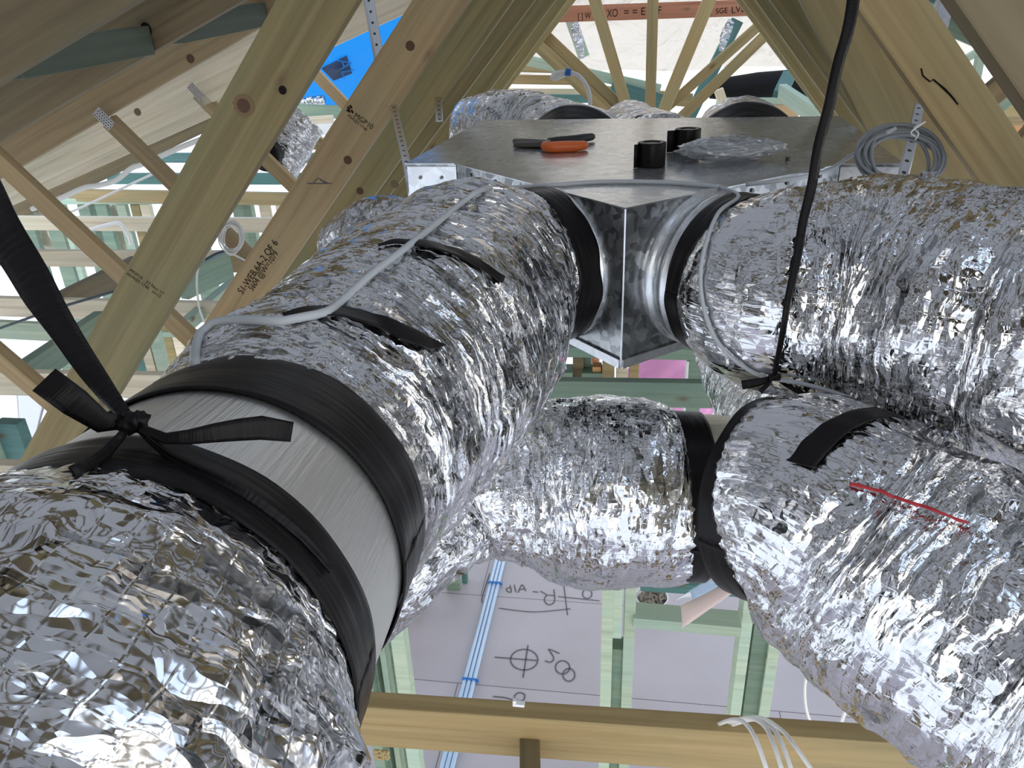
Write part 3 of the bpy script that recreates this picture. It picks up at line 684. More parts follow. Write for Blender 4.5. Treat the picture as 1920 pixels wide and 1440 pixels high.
# wall frame on the lower storey in front (seen between duct and front chord)
def stud3(x0, x1, y, d, depth, z0, z1, mat, label):
    P, Q = atd(x0, y, d), atd(x1, y, d); w_ = (Q-P).length; X = V((1, KT, 0)).normalized(); n = V((-KT, 1, 0)).normalized()
    m = Matrix((X, n, UP)).transposed().to_4x4(); m.translation = V((P.x, P.y, 0))
    return tag(link('wall_stud', box_mesh('stud', 0, w_, 0, depth, z0, z1), mat, None, m), label, 'stud')
stud3(1126, 1147, 1250, 2.94, .09, 0, 2.2, 'mint', 'mint stud of the middle pair, outer side towards the conduits')
stud3(1167, 1187, 1250, 2.94, .09, 0, 2.2, 'mint', 'mint stud of the middle pair, beside the open bay')
stud3(1147, 1167, 1250, 2.97, .07, 0, 1.30, 'green', 'dark green packer recessed between the middle pair of studs')
stud3(1147, 1167, 1130, 2.80, .09, 1.38, 2.2, 'mint', 'nailed block filling the top of the middle pair of studs')
stud3(1380, 1400, 1250, 2.94, .09, 0, 2.2, 'mint', 'mint stud edging the open bay below the right duct')
stud3(1404, 1432, 1250, 2.98, .07, 0, 1.5, 'green', 'green knotty board nailed between studs below the right duct')
stud3(1436, 1456, 1250, 2.94, .09, 0, 2.2, 'mint', 'mint stud beyond the knotty green board')
P = atd(1187, 1152, 2.85); Q = atd(1387, 1170, 2.80); bar('wall_noggin', P, Q, .045, .09, UP, 'mint', 'mint noggin bridging the open bay, bowl of offcuts behind it', 'noggin')
P = atd(1200, 1088, 3.5); Q = atd(1390, 1100, 3.5); bar('wall_noggin', P, Q, .05, .09, UP, 'teal', 'teal noggin behind the bowl and papers', 'noggin')
stud3(725, 752, 1150, 2.15, .045, 0, 2.3, 'mint', 'widest mint stud beside the lower left duct')
stud3(700, 712, 1150, 2.2, .09, 0, 2.3, 'mint', 'slim mint stud behind the widest one')
stud3(712, 726, 1150, 2.25, .045, 0, 2.3, 'green', 'shaded green packer between two mint studs')
stud3(664, 686, 1200, 2.2, .09, 0, 2.3, 'green', 'green stud half hidden behind the nearest duct')
stud3(688, 699, 1200, 2.25, .045, 0, 2.3, 'green', 'dark green packer nearest the big duct')
P = atz(838, 1106, 0); m = Matrix((TX, TN, UP)).transposed().to_4x4(); m.translation = V((P.x, P.y, 0))
tag(link('wall_stud', box_mesh('stud', 0, .09, 0, .045, 0, 1.2), 'green', None, m), 'short green stud standing on the floor beside the conduits', 'stud')
m2 = m.copy(); m2.translation = V((P.x+.10, P.y+.06, 0)); tag(link('wall_stud', box_mesh('stud', 0, .035, 0, .045, 0, 1.2), 'teal', None, m2), 'thin teal stud behind the short green stud', 'stud')
bar('wall_noggin', V((P.x-.55, P.y+.15, .22)), V((P.x, P.y+.05, .22)), .09, .045, UP, 'teal', 'teal bottom noggin between the duct and the short stud', 'noggin')
tim('binder', (1690, 1402), (1790, 1408), 1.3, .07, 'U', 'teal', 'small teal board end behind the front chord at the right', 'timber')
# stub carried by the front chord
P = atz(993, 1364, 2.402)
bar('ceiling_trimmer', V((P.x, P.y+.004, 2.366)), V((P.x-.012, P.y-.45, 2.366)), .072, .034, UP, 'brown', 'short dark trimmer butting against the near side of the front chord', 'timber')

# ================================================================ DUCTWORK
def rnd_vec(c): return noise.cell_vector(c*7.31+V((3.3, 1.7, 9.1)))
def facet(p, size):
    q = p/size; d, pts = noise.voronoi(q); c = pts[0]
    return (q-c).dot(rnd_vec(V((round(c.x*4), round(c.y*4), round(c.z*4))))-V((.5, .5, .5)))*size
def duct(name, ctrl, seed, mat='foil', parent=None, step=0.0065, seg=170, ring=0.006, crumple=0.55, sagm=0.0, pleat=(1, 1), close=True):
    sp = spline([(p, V((r, 0, 0))) for p, r in ctrl], step); pts = [q[0] for q in sp]; rs = [q[1].x for q in sp]
    fr = frames(pts); b = MB(); vs = []; uvs = []; fs = []; L = 0; sv = V((seed*3.7, seed*1.9, seed*5.1))
    Ls = [0]
    for i in range(1, len(pts)): Ls.append(Ls[-1]+(pts[i]-pts[i-1]).length)
    T = Ls[-1]
    for i, (p, (t, a, c)) in enumerate(zip(pts, fr)):
        e0 = min(1, Ls[i]/0.10) if pleat[0] else 1; e1 = min(1, (T-Ls[i])/0.10) if pleat[1] else 1
        env = 0.12+0.88*min(e0, e1); pl = 1-min(e0, e1)
        for j in range(seg):
            an = 2*PI*j/seg; d = a*math.cos(an)+c*math.sin(an)
            q = p+d*rs[i]+sv
            tw = Ls[i]+0.02*math.sin(an*2+seed)+0.03*noise.noise(q*5)
            h = ring*0.6*(1.4*noise.noise(V((tw*20, an*0.5, seed)))+0.8*noise.noise(V((tw*52, an*1.6, seed+4))))
            h += 0.008*noise.noise(q*5)+0.011*(0.28-abs(noise.noise(q*7.3+V((9, 2, 4)))))
            h += crumple*0.22*facet(q, 0.085)+crumple*0.2*facet(q*1.0+V((5, 5, 5)), 0.034)
            h *= env
            h += pl*0.0045*noise.noise(V((an*15, Ls[i]*4, seed)))
            h -= sagm*max(0, d.z)*0.0
            vs.append(p+d*(rs[i]+h)); uvs.append((Ls[i], j/seg*1.15))
    n = len(pts)
    # seam: last column repeated so the UV does not wrap
    V2 = []; U2 = []
    for i in range(n):
        for j in range(seg+1): V2.append(vs[i*seg+j % seg]); U2.append((uvs[i*seg][0], j/seg*1.15))
    for i in range(n-1):
        for j in range(seg):
            k = i*(seg+1)+j; fs.append((k, k+1, k+seg+2, k+seg+1))
    if close:
        fs.append(tuple(range(seg))[::-1]); fs.append(tuple((n-1)*(seg+1)+j for j in range(seg)))
    b.add(V2, fs, U2); return b.build(name, mat, parent, True)
def band(name, c, a, t0, t1, r0, r1, mat, parent, seg=120, wob=0.0012, cap=False, edge=0.0025, seed=0):
    """wrap of tape or sheet round an axis, from t0 to t1"""
    a = a.normalized(); u = a.cross(UP).normalized(); v = u.cross(a); n = 10; b = MB(); vs = []; uvs = []; fs = []
    for i in range(n+1):
        s_ = i/n
        for j in range(seg+1):
            an = 2*PI*j/seg; t = t0+(t1-t0)*s_+edge*noise.noise(V((math.cos(an)*3, math.sin(an)*3, seed+(0 if i < 5 else 9))))*(abs(s_-.5)*2)
            r = r0+(r1-r0)*s_+wob*noise.noise(V((s_*6, an*2.5, seed)))
            vs.append(c+a*t+(u*math.cos(an)+v*math.sin(an))*r); uvs.append((t, an*0.15))
    for i in range(n):
        for j in range(seg):
            k = i*(seg+1)+j; fs.append((k, k+1, k+seg+2, k+seg+1))
    b.add(vs, fs, uvs); o = b.build(name, mat, parent, True)
    so = o.modifiers.new('thick', 'SOLIDIFY'); so.thickness = 0.0016; so.offset = -1
    return o

# ---- plenum box of galvanised sheet
BO = V((-.218, 1.788, 0)); yaw = math.atan2(-.2187, .9758)
EX = V((math.cos(yaw), math.sin(yaw), 0)); EY = V((-math.sin(yaw), math.cos(yaw), 0))
ZT, ZB = 3.2, 2.91
def bx(s_, t_, z): return BO+EX*s_+EY*t_+UP*z
OUT = [(0, 0), (.115, 0), (.52, -.405), (.925, 0), (1.04, 0), (1.04, .74), (0, .74)]
root = empty('plenum_box', bx(.52, .2, ZB)); tag(root, 'galvanised sheet metal plenum box with a pointed front, hung between the trusses', 'plenum box')
def prism(name, poly, z0, z1, mat, bev=0):
    b = MB(); n = len(poly); vs = [bx(s_, t_, z0) for s_, t_ in poly]+[bx(s_, t_, z1) for s_, t_ in poly]
    b.add(vs, [tuple(range(n))[::-1], tuple(range(n, 2*n))]+[(i, (i+1) % n, n+(i+1) % n, n+i) for i in range(n)]); return b.build(name, mat, root)
prism('body', OUT, ZB, ZT-.001, 'galv_body_dimmed')
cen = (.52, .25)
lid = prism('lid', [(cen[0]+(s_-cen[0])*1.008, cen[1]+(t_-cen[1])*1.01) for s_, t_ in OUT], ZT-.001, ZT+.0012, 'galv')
def edge_strip(p, q, z0, z1, out, mat, name):
    b = MB(); A, B = bx(*p, 0), bx(*q, 0); d = (B-A).normalized(); n = V((d.y, -d.x, 0))
    vs = [A+n*.001+UP*z0, B+n*.001+UP*z0, B+n*out+UP*z0, A+n*out+UP*z0]; vs += [v_+UP*(z1-z0) for v_ in vs]
    b.add(vs, [(0, 1, 2, 3), (7, 6, 5, 4), (0, 4, 5, 1), (1, 5, 6, 2), (2, 6, 7, 3), (3, 7, 4, 0)]); return b.build(name, mat, root)
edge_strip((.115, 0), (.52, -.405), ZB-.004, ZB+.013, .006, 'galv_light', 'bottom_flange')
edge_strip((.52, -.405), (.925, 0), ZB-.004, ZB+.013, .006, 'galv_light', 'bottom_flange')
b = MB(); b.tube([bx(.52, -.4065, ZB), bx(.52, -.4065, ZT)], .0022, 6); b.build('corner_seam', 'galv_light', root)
edge_strip((0, 0), (.115, 0), ZB, ZT-.006, .002, 'galv_light', 'front_panel'); edge_strip((.925, 0), (1.04, 0), ZB, ZT-.006, .002, 'galv_light', 'front_panel')  # lighter sheet stands in for the bright sky these panels reflect
nL = (-(EX+EY)).normalized(); nR = (EX-EY).normalized()
ZC = (ZB+ZT)/2
cL = bx(.385, -.270, ZC+.004); cR = bx(.655, -.270, ZC+.004); cB1 = bx(.27, .74, ZC); cB2 = bx(.80, .74, ZC); cB3 = bx(.53, .74, ZC)
for c, n_, lab in ((cL, nL, 'round collar on the face towards the long bent duct'), (cR, nR, 'round collar on the face towards the straight duct'), (cB1, EY, None), (cB2, EY, None), (cB3, EY, None)):
    r_ = .139 if c is not cB3 else .12
    b = MB(); b.tube([c, c+n_*.012, c+n_*.0125, c+n_*.035, c+n_*.036, c+n_*.042, c+n_*.043, c+n_*.09], [r_+.006, r_+.006, r_, r_, r_+.004, r_+.004, r_, r_], 72, False)
    o = b.build('collar', 'galv_light', root, True)
    if lab: o['label'] = lab
rv = MB()
for s_, t_ in ((.16, -.045), (.23, -.115), (.30, -.185), (.74, -.185), (.81, -.115), (.88, -.045)):
    n_ = nL if s_ < .52 else nR; c = bx(s_, t_, ZT-.016); rv.tube([c, c+n_*.003], .004, 8)
for s_, t_ in ((.03, 0), (.08, 0), (.95, 0), (1.0, 0)):
    c = bx(s_, t_-.002, ZT-.03); rv.tube([c, c-EY*.003], .004, 8); c = bx(s_, t_-.002, ZT-.08); rv.tube([c, c-EY*.003], .003, 8)
o = rv.build('rivet', 'steel_dark', root); o['kind'] = 'stuff'

# ---- long bent duct from the box to the rigid joiner
AX = V((.085, .987, -.137)).normalized(); JC = V((-.248, .526, 3.092))
DA = duct('foil_duct', [(cL+nL*.050, .143), (cL+nL*.085, .156), (cL+nL*.15, .170), (atd(885, 540, 1.36), .185), (atd(825, 617, 1.2), .195), (atd(672, 768, .98), .186), (JC+AX*.19, .172), (JC+AX*.12, .157), (JC+AX*.06, .151)], 1)
tag(DA, 'long bent foil duct from box to silver joiner, two short black tape strips on top', 'duct')
band('tape_wrap', cL, nL, .010, .066, .1455, .149, 'tape', DA, seed=1, edge=.006)
# ---- rigid joiner with two tape wraps
JR = empty('rigid_joiner', JC); tag(JR, 'smooth silver cylinder joiner between two black tape wraps, nearest the camera', 'duct joiner')
b = MB(); b.tube([JC+AX*.10, JC+AX*.05, JC, JC-AX*.05, JC-AX*.10, JC-AX*.15, JC-AX*.18], .150, 120, False); sk = b.build('skin', 'silver_skin', JR, True)
W1 = band('tape_wrap', JC, AX, -.003, .085, .1525, .1535, 'tape', JR, seed=2)
W2 = band('tape_wrap', JC, AX, -.160, -.104, .1545, .1525, 'tape', JR, seed=3)
# ---- nearest duct
DB = duct('foil_duct', [(JC-AX*.145, .150), (JC-AX*.19, .162), (V((-.268, .235, 3.125)), .190), (V((-.285, .06, 3.09)), .198), (V((-.33, -.16, 3.0)), .2)], 5, step=.005, seg=210, ring=.007, crumple=.75, pleat=(1, 0))
tag(DB, 'nearest foil duct filling the lower left corner in front of the silver joiner', 'duct')
# ---- straight duct from the right collar
DC = duct('foil_duct', [(cR+nR*.098, .143), (cR+nR*.13, .155), (cR+nR*.18, .172), (atd(1640, 560, 1.24), .192), (atd(1900, 618, 1.10), .196), (atd(2250, 680, .96), .2), (V((1.25, .72, 3.08)), .2), (V((1.9, .52, 3.06)), .2), (V((2.7, .40, 3.02)), .2)], 9, ring=.004, crumple=.5, pleat=(1, 0))
tag(DC, 'straight foil duct running from the box collar to the right edge of the photo', 'duct')
band('tape_wrap', cR, nR, .058, .112, .1455, .149, 'tape', DC, seed=4, edge=.004)
# ---- lower branch joiner and its three ducts
Er = atd(1293, 930, 1.42); EA = V((1, -.03, -.03)).normalized()
Dr = V((.387, .937, 2.838)); D1 = atd(1645, 1042, 1.05); D2p = atd(1850, 1175, .96); DAx = V((.627, -.748, .219)).normalized()
YJ = empty('branch_joiner', (.37, 1.06, 2.77)); tag(YJ, 'cream coloured branch joiner wrapped in black tape, hung by the thin black strap', 'duct joiner')
b = MB(); b.tube([Dr-DAx*.036, Dr-DAx*.02, Dr, Dr+DAx*.03], [.146, .147, .147, .147], 96, True); yj1 = b.build('trunk', 'cream_skin', YJ, True)
b = MB(); b.tube([Er-EA*.04, Er, Er+EA*.05, Er+EA*.12], [.151, .151, .151, .14], 96, True); yj2 = b.build('branch', 'cream_skin', YJ, True)
FA = V((.04, .99, -.10)).normalized(); Fr = V((.545, 1.13, 2.735))
b = MB(); b.tube([Fr-FA*.12, Fr, Fr+FA*.05], [.12, .14, .14], 96, True); yj3 = b.build('branch', 'cream_skin', YJ, True)
band('tape_wrap', Er, EA, -.034, .018, .157, .154, 'tape', YJ, seed=6)
band('tape_wrap', Dr, DAx, -.034, .022, .1495, .153, 'tape', YJ, seed=7)
band('tape_wrap', Fr, FA, -.01, .05, .143, .146, 'tape', YJ, seed=8)
DD = duct('foil_duct', [(Dr+DAx*.002, .149), (Dr+DAx*.05, .165), (D1, .183), (D2p, .190), (atd(2100, 1340, .86), .195), (V((.78, .34, 2.80)), .2), (V((1.05, .02, 2.72)), .2), (V((1.5, -.4, 2.68)), .2)], 13, step=.0055, seg=190, ring=.006, crumple=.75, pleat=(1, 0))
tag(DD, 'sagging foil duct at the lower right with a red pen line', 'duct')
DE = duct('foil_duct', [(Er-EA*.015, .153), (Er-EA*.05, .165), (atd(1160, 920, 1.42), .178), (atd(1030, 918, 1.43), .165), (atd(930, 930, 1.42), .118), (atd(850, 965, 1.40), .095), (atd(745, 1060, 1.30), .085), (atd(640, 1160, 1.3), .08)], 17, ring=.005, crumple=.6, pleat=(1, 0))
tag(DE, 'short plump foil duct between the branch joiner and the long bent duct', 'duct')
DF = duct('foil_duct', [(Fr+FA*.02, .142), (Fr+FA*.07, .155), (V((.59, 1.36, 2.70)), .160), (V((.66, 1.75, 2.62)), .155), (V((.74, 2.4, 2.60)), .155)], 21, step=.012, seg=110, pleat=(1, 0))
tag(DF, 'foil duct leading away under the box behind the cream joiner', 'duct')
# ---- ducts leaving the back of the box
def back_duct(c, pts, seed, label, rt):
    o = duct('foil_duct', [(c+EY*.06, rt+.003), (c+EY*.095, rt+.026), (c+EY*.15, rt+.032)]+pts, seed, 'farfoil', None, .013, 100, pleat=(1, 0)); tag(o, label, 'duct')
    if rt > .13: band('tape_wrap', c, EY, .02, .105, rt+.004, rt+.037, 'tape', o, seed=seed); return o
BD1 = back_duct(cB1, [(V((.255, 2.76, 3.04)), .172), (V((.17, 2.98, 3.045)), .175), (V((.02, 3.12, 3.06)), .18), (V((-.12, 3.2, 3.03)), .165)], 31, 'rear foil duct curving away behind the box towards the stamped webs', .14)
BD2 = back_duct(cB2, [(V((.80, 2.66, 3.045)), .172), (V((.88, 2.95, 3.02)), .172), (V((.98, 3.25, 2.94)), .17)], 33, 'rear foil duct with a black arc of tape, below the black sarking roll', .14)
BD3 = back_duct(cB3, [(V((.46, 2.75, 3.045)), .155), (V((.52, 3.2, 3.01)), .155)], 35, 'smaller rear foil duct between the two taped ones, under the king post', .12)
FDL = duct('foil_duct', [(atY(568, 215, 3.95), .13), (atY(540, 250, 3.9), .14), (atY(525, 285, 3.85), .13), (atY(512, 318, 3.8), .12)], 41, 'farfoil', None, .015, 80); tag(FDL, 'hanging foil duct end with a black mouth between the two big webs', 'duct')
b = MB(); P = atY(505, 284, 3.70); b.tube([P, P+V((-.02, -.06, -.01))], [.075, .078], 40); b.build('black_mouth', 'tape', FDL, True)
LD = duct('foil_duct', [(V((-.20, 2.02, 2.99)), .08), (V((-.27, 2.03, 2.97)), .11), (V((-.36, 2.07, 2.94)), .12), (V((-.46, 2.12, 2.90)), .10)], 43, 'farfoil', None, .013, 90); tag(LD, 'foil duct behind the long bent one, beside the perforated strap', 'duct')

# ---- tape strips and pen marks lying on the ducts
tA = bvh(DA)
o = patch(tA, [(707, 463), (740, 453), (800, 455), (860, 470), (900, 490), (943, 522)], [(707, 467), (745, 461), (800, 469), (850, 483), (895, 506), (938, 534)], 'tape_strip', 'tape', DA, jag=1.5)
o = patch(tA, [(530, 594), (570, 580), (640, 577), (720, 595), (780, 622), (832, 651)], [(535, 600), (570, 598), (640, 600), (700, 619), (760, 648), (812, 658)], 'tape_strip', 'tape', DA, jag=1.5)
tD = bvh(DD)
patch(tD, [(1475, 867), (1500, 830), (1540, 795), (1590, 772), (1640, 766), (1690, 787)], [(1530, 881), (1560, 846), (1595, 812), (1640, 790), (1675, 786), (1692, 791)], 'tape_strip', 'tape', DD, jag=2)
patch(tD, [(1592, 906), (1650, 922), (1720, 947), (1815, 982)], [(1592, 913), (1650, 930), (1720, 955), (1813, 988)], 'pen_line', 'red_ink', DD, n=60, m=3, off=.006, jag=1)['label'] = 'red pen line'

# ---- black strap hanging the near joiner
kn = hit(bvh(W2, sk), 252, 836, .016, atd(252, 836, .5))
dk = (kn-CAM).dot(FWD)
HS = empty('hanging_strap', kn); tag(HS, 'wide black plastic strap tied in a knot over the silver joiner', 'strap')
sp_pts = [kn, atd(199, 735, dk*1.03), atd(120, 620, dk*1.08), atd(26, 470, dk*1.14), atd(-48, 340, dk*1.2), atd(-160, 120, dk*1.35)]
ribbon(sp_pts, [.006, .012, .019, .027, .031, .033], [RGT*.9+UPV*.4, RGT*.95+UPV*.3, RGT+FWD*.5, RGT+UPV*.4, RGT+UPV*.5, RGT+UPV*.5], 'strap_band', 'tape', HS, .002, crease=.18)
ribbon([kn, atd(192, 792, dk*.99), atd(140, 755, dk*.97), atd(82, 712, dk*.95)], [.007, .014, .0185, .0185], [UPV*.8+RGT*.6, UPV*.9+RGT*.5, UPV*.85+RGT*.55, UPV*.85+RGT*.6], 'strap_tail', 'tape', HS, .0015, crease=.05)
ribbon([kn, atd(310, 822, dk*.98), atd(400, 812, dk*.99), atd(490, 802, dk*1.01), atd(548, 810, dk*1.02)], [.006, .007, .012, .0155, .013], [UPV, UPV, UPV+RGT*.2, UPV+RGT*.15, UPV-RGT*.3], 'strap_tail', 'tape', HS, .0015, crease=.05)
bm = bmesh.new(); bmesh.ops.create_icosphere(bm, subdivisions=3, radius=.007)
for v in bm.verts: v.co = v.co*(1+.6*noise.noise(v.co*320)); v.co.x *= 1.35
me = bpy.data.meshes.new('knot'); bm.to_mesh(me); bm.free(); me.polygons.foreach_set('use_smooth', [True]*len(me.polygons)); link('knot', me, 'tape', HS, Matrix.Translation(kn))
tW = bvh(W2, sk, DB)
for pts in (((250, 832), (200, 862), (160, 886), (135, 897)), ((258, 834), (320, 866), (400, 905), (480, 950), (560, 1015), (610, 1075))):
    P = [hit(tW, x, y, .004) or kn for x, y in pts]
    ribbon([kn]+P[1:], [.004]+[.0065]*(len(P)-1), [(CAM-p).cross(UPV*.5+RGT).normalized() for p in P], 'strap_strand', 'tape', HS, .002, crease=.2)
# ---- thin strap hanging the branch joiner
tS = bvh(yj1, yj3, DC, DF, DD)
def infront(x, y, dmax, gap=.02):
    h = hit(tS, x, y, 0); return atd(x, y, min(dmax, (h-CAM).dot(FWD)-gap) if h else dmax)
k2 = infront(1452, 707, 1.2); d2 = (k2-CAM).dot(FWD)
H2 = empty('hanging_strap', k2); tag(H2, 'thin black strap hanging down in front of the straight duct to the cream joiner', 'strap')
ribbon([k2, infront(1474, 590, d2*.985), infront(1508, 420, d2*.96), infront(1548, 230, d2*.93), atd(1590, 60, d2*.91), atd(1612, -60, d2*.9)], [.006, .010, .015, .0175, .0185, .019], [RGT, RGT+FWD*.3, RGT+FWD*.4, RGT+FWD*.4, RGT+FWD*.3, RGT], 'strap_band', 'tape', H2, .003, crease=.3)
ribbon([k2, atd(1425, 716, d2), atd(1391, 722, d2)], [.005, .012, .014], [UPV]*3, 'strap_tail', 'tape', H2)
for pts in (((1440, 720), (1425, 735)), ((1470, 718), (1495, 733), (1512, 740))):
    ribbon([k2]+[atd(x, y, d2*1.02) for x, y in pts], [.004, .008, .008, .008][:len(pts)+1], [UPV+RGT*.3]*(len(pts)+1), 'strap_strand', 'tape', H2)
b = MB(); b.tube([k2-RGT*.008, k2+RGT*.008], .006, 10); b.build('knot', 'tape', H2, True)

# ---- perforated hanger straps
def hoopstrap(pts, wd, label, across=RGT):
    o = ribbon(pts, [wd]*len(pts), [across]*len(pts), 'perforated_strap', 'hoop', None, .0015); return tag(o, label, 'metal strap')
hoopstrap([atd(777, 395, 1.80), atd(765, 320, 1.80), atd(738, 200, 2.18), atd(722, 140, 2.32)], .020, 'perforated steel strap from the stamped web down to the box corner')
hoopstrap([atd(712, 115, 2.45), atd(700, 50, 2.45), atd(688, -20, 2.45)], .034, 'perforated steel strap seen above the stamped web in front of blue sarking')
hoopstrap([atd(824, 228, 2.62), atd(822, 186, 2.75), atd(820, 150, 2.9)], .024, 'short perforated strap end in front of the fourth web')
hoopstrap([atd(1692, 335, 1.50), atd(1708, 270, 1.56), atd(1724, 195, 1.7)], .021, 'perforated steel strap inside the grey cable coil')
hoopstrap([atd(1609, 205, 2.3), atd(1618, 155, 2.4)], .022, 'short perforated strap end beside the orange tinged web')
P, Q = atd(1752, 98, 2.0), atd(1782, -20, 2.0)
b = MB(); m = frame(P, Q-P, -FWD); Lg = (Q-P).length; b.box(m, 0, Lg, -.018, .018, 0, .002); b.box(m, 0, Lg, .017, .019, -.03, 0); o = b.build('angle_bracket', 'galv_light'); tag(o, 'bright steel angle bracket standing in the gap at the upper right', 'bracket')

# ================================================================ CABLES
tAll = bvh(DA, W1, sk)
def on(tree, x, y, r, d): return hit(tree, x, y, r, None) or atd(x, y, d)
def lift(tree, x, y, gap, d):
    h = hit(tree, x, y, 0); return atd(x, y, (h-CAM).dot(FWD)-gap) if h else atd(x, y, d)
gr_pts = [lift(tAll, 366, 684, .004, .62), lift(tAll, 366, 655, .02, .66), lift(tAll, 376, 624, .02, .72), lift(tAll, 398, 606, .02, .77), lift(tAll, 440, 599, .018, .82), lift(tAll, 480, 600, .016, .84), lift(tAll, 530, 602, .014, .86)]+[on(tAll, x, y, .006, 1.0) for x, y in ((575, 602), (610, 594), (640, 573), (700, 522), (760, 473), (820, 424), (862, 386), (905, 362))]
gr_pts += [atz(x, y, ZT+.005) for x, y in ((960, 352), (1040, 347), (1130, 341), (1250, 342), (1350, 350))]
cable('grey_cable', gr_pts, .0045, 'pale_cable', 'grey cable lying along the long bent duct and over the box point', 'cable')
tC = bvh(DC, DD)
pts = [atz(1350, 350, ZT+.005)]+[on(tC, x, y, .006, 1.3) for x, y in ((1385, 368), (1350, 405), (1328, 460), (1318, 520), (1325, 580), (1345, 630), (1380, 670), (1430, 700), (1500, 712), (1580, 735), (1640, 760))]
cable('grey_cable', pts, .0035, 'pale_cable', 'grey cable looping round the straight duct and down past the strap knot', 'cable')
cable('grey_cable', [atz(1400, 346, ZT+.006), atz(1480, 336, ZT+.006), atd(1545, 322, 1.52), atd(1590, 296, 1.50), atd(1640, 262, 1.47), atd(1680, 240, 1.46)], .004, 'pale_cable', 'grey cable rising from the box front to the hanging coil', 'cable')
# grey coil
def coil(name, c, a, b_, rx, ry, n, r, mat, label, jit, seed=1):
    rg = random.Random(seed); bb = MB()
    for i in range(n):
        kx, ky = 1+rg.uniform(-jit, jit), 1+rg.uniform(-jit, jit); o_ = a*rg.uniform(-.08, .08)*rx+b_*rg.uniform(-.08, .08)*ry; nn = a.cross(b_)*rg.uniform(-1, 1)*r*3
        ph = rg.uniform(0, 6); P = []
        for k in range(65):
            t = 2*PI*k/64; P.append(c+o_+nn*math.cos(t+ph)+a*math.cos(t)*rx*kx+b_*math.sin(t)*ry*ky)
        bb.tube(P, r, 7, False)
    o = bb.build(name, mat, None, True); return tag(o, label, 'cable coil')
cc = atd(1690, 296, 1.46)
gc = coil('cable_coil', cc, RGT, UPV*.9+FWD*.15, .072, .060, 13, .0034, 'grey_cable', 'coil of grey cable hung on the perforated strap beside the box', .19, 3)
b = MB(); b.tube(pth([atd(1716, 262, 1.42), atd(1722, 250, 1.40), atd(1714, 240, 1.42), atd(1728, 232, 1.42)], .004), .0016, 6); b.tube(pth([atd(1718, 256, 1.41), atd(1708, 248, 1.41), atd(1735, 228, 1.41)], .004), .0016, 6); b.build('wire_tie', 'white', gc, True)
# white cables over the front chord
for i, (p, lab) in enumerate((
    (((1339, 1361, 1.26), (1375, 1349, 1.20), (1398, 1357, 1.12), (1418, 1388, 1.075), (1440, 1450, 1.05)), 'first of four white cables over the front chord, on the side of the studs'),
    (((1348, 1361, 1.27), (1400, 1346, 1.20), (1432, 1360, 1.12), (1450, 1394, 1.07), (1468, 1450, 1.045)), 'second of four white cables over the front chord'),
    (((1354, 1366, 1.27), (1410, 1349, 1.19), (1446, 1363, 1.11), (1466, 1394, 1.07), (1486, 1450, 1.045)), 'third of four white cables over the front chord'),
    (((1356, 1356, 1.28), (1420, 1345, 1.20), (1464, 1368, 1.11), (1490, 1398, 1.065), (1526, 1450, 1.04)), 'outermost of four white cables over the front chord, farthest towards the sagging duct'))):
    cable('white_cable', [atd(*q) for q in p], .0032, 'white_cable', lab, 'cable', None, 'white cables over the front chord')
# cables on the left
cable('white_cable', [atY(x, y, 4.0) for x, y in ((60, 392), (110, 373), (158, 352), (183, 348), (217, 338), (247, 315), (267, 308), (330, 280), (380, 260))], .014, 'white_cable', 'thick white cable running under the palest roof chord', 'cable')
cable('white_cable', [atY(x, y, 4.3) for x, y in ((120, 402), (157, 387), (225, 355), (300, 320))], .007, 'white_cable', 'thin white cable slanting over the brownish bottom chord', 'cable')
cable('white_cable', [atY(x, y, 4.42) for x, y in ((165, 432), (195, 423), (218, 418), (226, 420), (236, 433), (243, 446), (246, 460))], .011, 'white_cable', 'white cable clipped to a bottom chord and drooping down', 'cable')
cable('dark_cable', [atY(x, y, 2.9) for x, y in ((-10, 619), (69, 591), (120, 574), (208, 548), (300, 520))], .006, 'dark_cable', 'thin dark cable crossing behind the black strap', 'cable')
cable('dark_cable', [atY(x, y, 3.3) for x, y in ((385, 487), (405, 476), (430, 468), (446, 463))], .006, 'dark_cable', 'dark cable end below the white cable coil', 'cable')
wc = coil('cable_coil', atY(434, 446, 2.86), RGT, UPV, .042, .056, 9, .0026, 'white_cable', 'coil of thin white cable hanging between the two big webs', .22, 5)
cable('white_cable', [atY(x, y, 2.80) for x, y in ((375, 480), (371, 503), (369, 534), (374, 578), (383, 604))], .0045, 'white_cable', 'white cable hanging in a curve below the coil', 'cable')
cable('white_cable', [atY(x, y, 2.84) for x, y in ((425, 474), (440, 478), (462, 490))], .004, 'white_cable', 'white cable tail leaving the coil towards the stamped web', 'cable')
# hose with a blue clip behind the box
ho = cable('drain_hose', [atd(x, y, 3.0) for x, y in ((1060, 139), (1040, 148), (1034, 146), (1038, 139), (1062, 135), (1086, 143), (1103, 169), (1107, 205))], .0085, 'white', 'white hose bent over behind the box with a blue clip', 'hose')
b = MB(); b.tube([atd(1060, 135, 2.99), atd(1070, 136, 2.99)], .015, 12); b.build('clip', 'blue_plastic', ho, True)
# cable loop and small things low on the right
cable('white_cable', [atd(x, y, 3.2) for x, y in ((1516, 1250), (1509, 1290), (1513, 1335), (1530, 1370), (1560, 1392))], .006, 'white_cable', 'white cable loop hanging under the sagging duct', 'cable')
cable('white_cable', [atd(x, y, 3.2) for x, y in ((1597, 1290), (1588, 1325), (1574, 1365), (1566, 1395))], .007, 'white_cable', 'short white cable beside the hanging loop', 'cable')

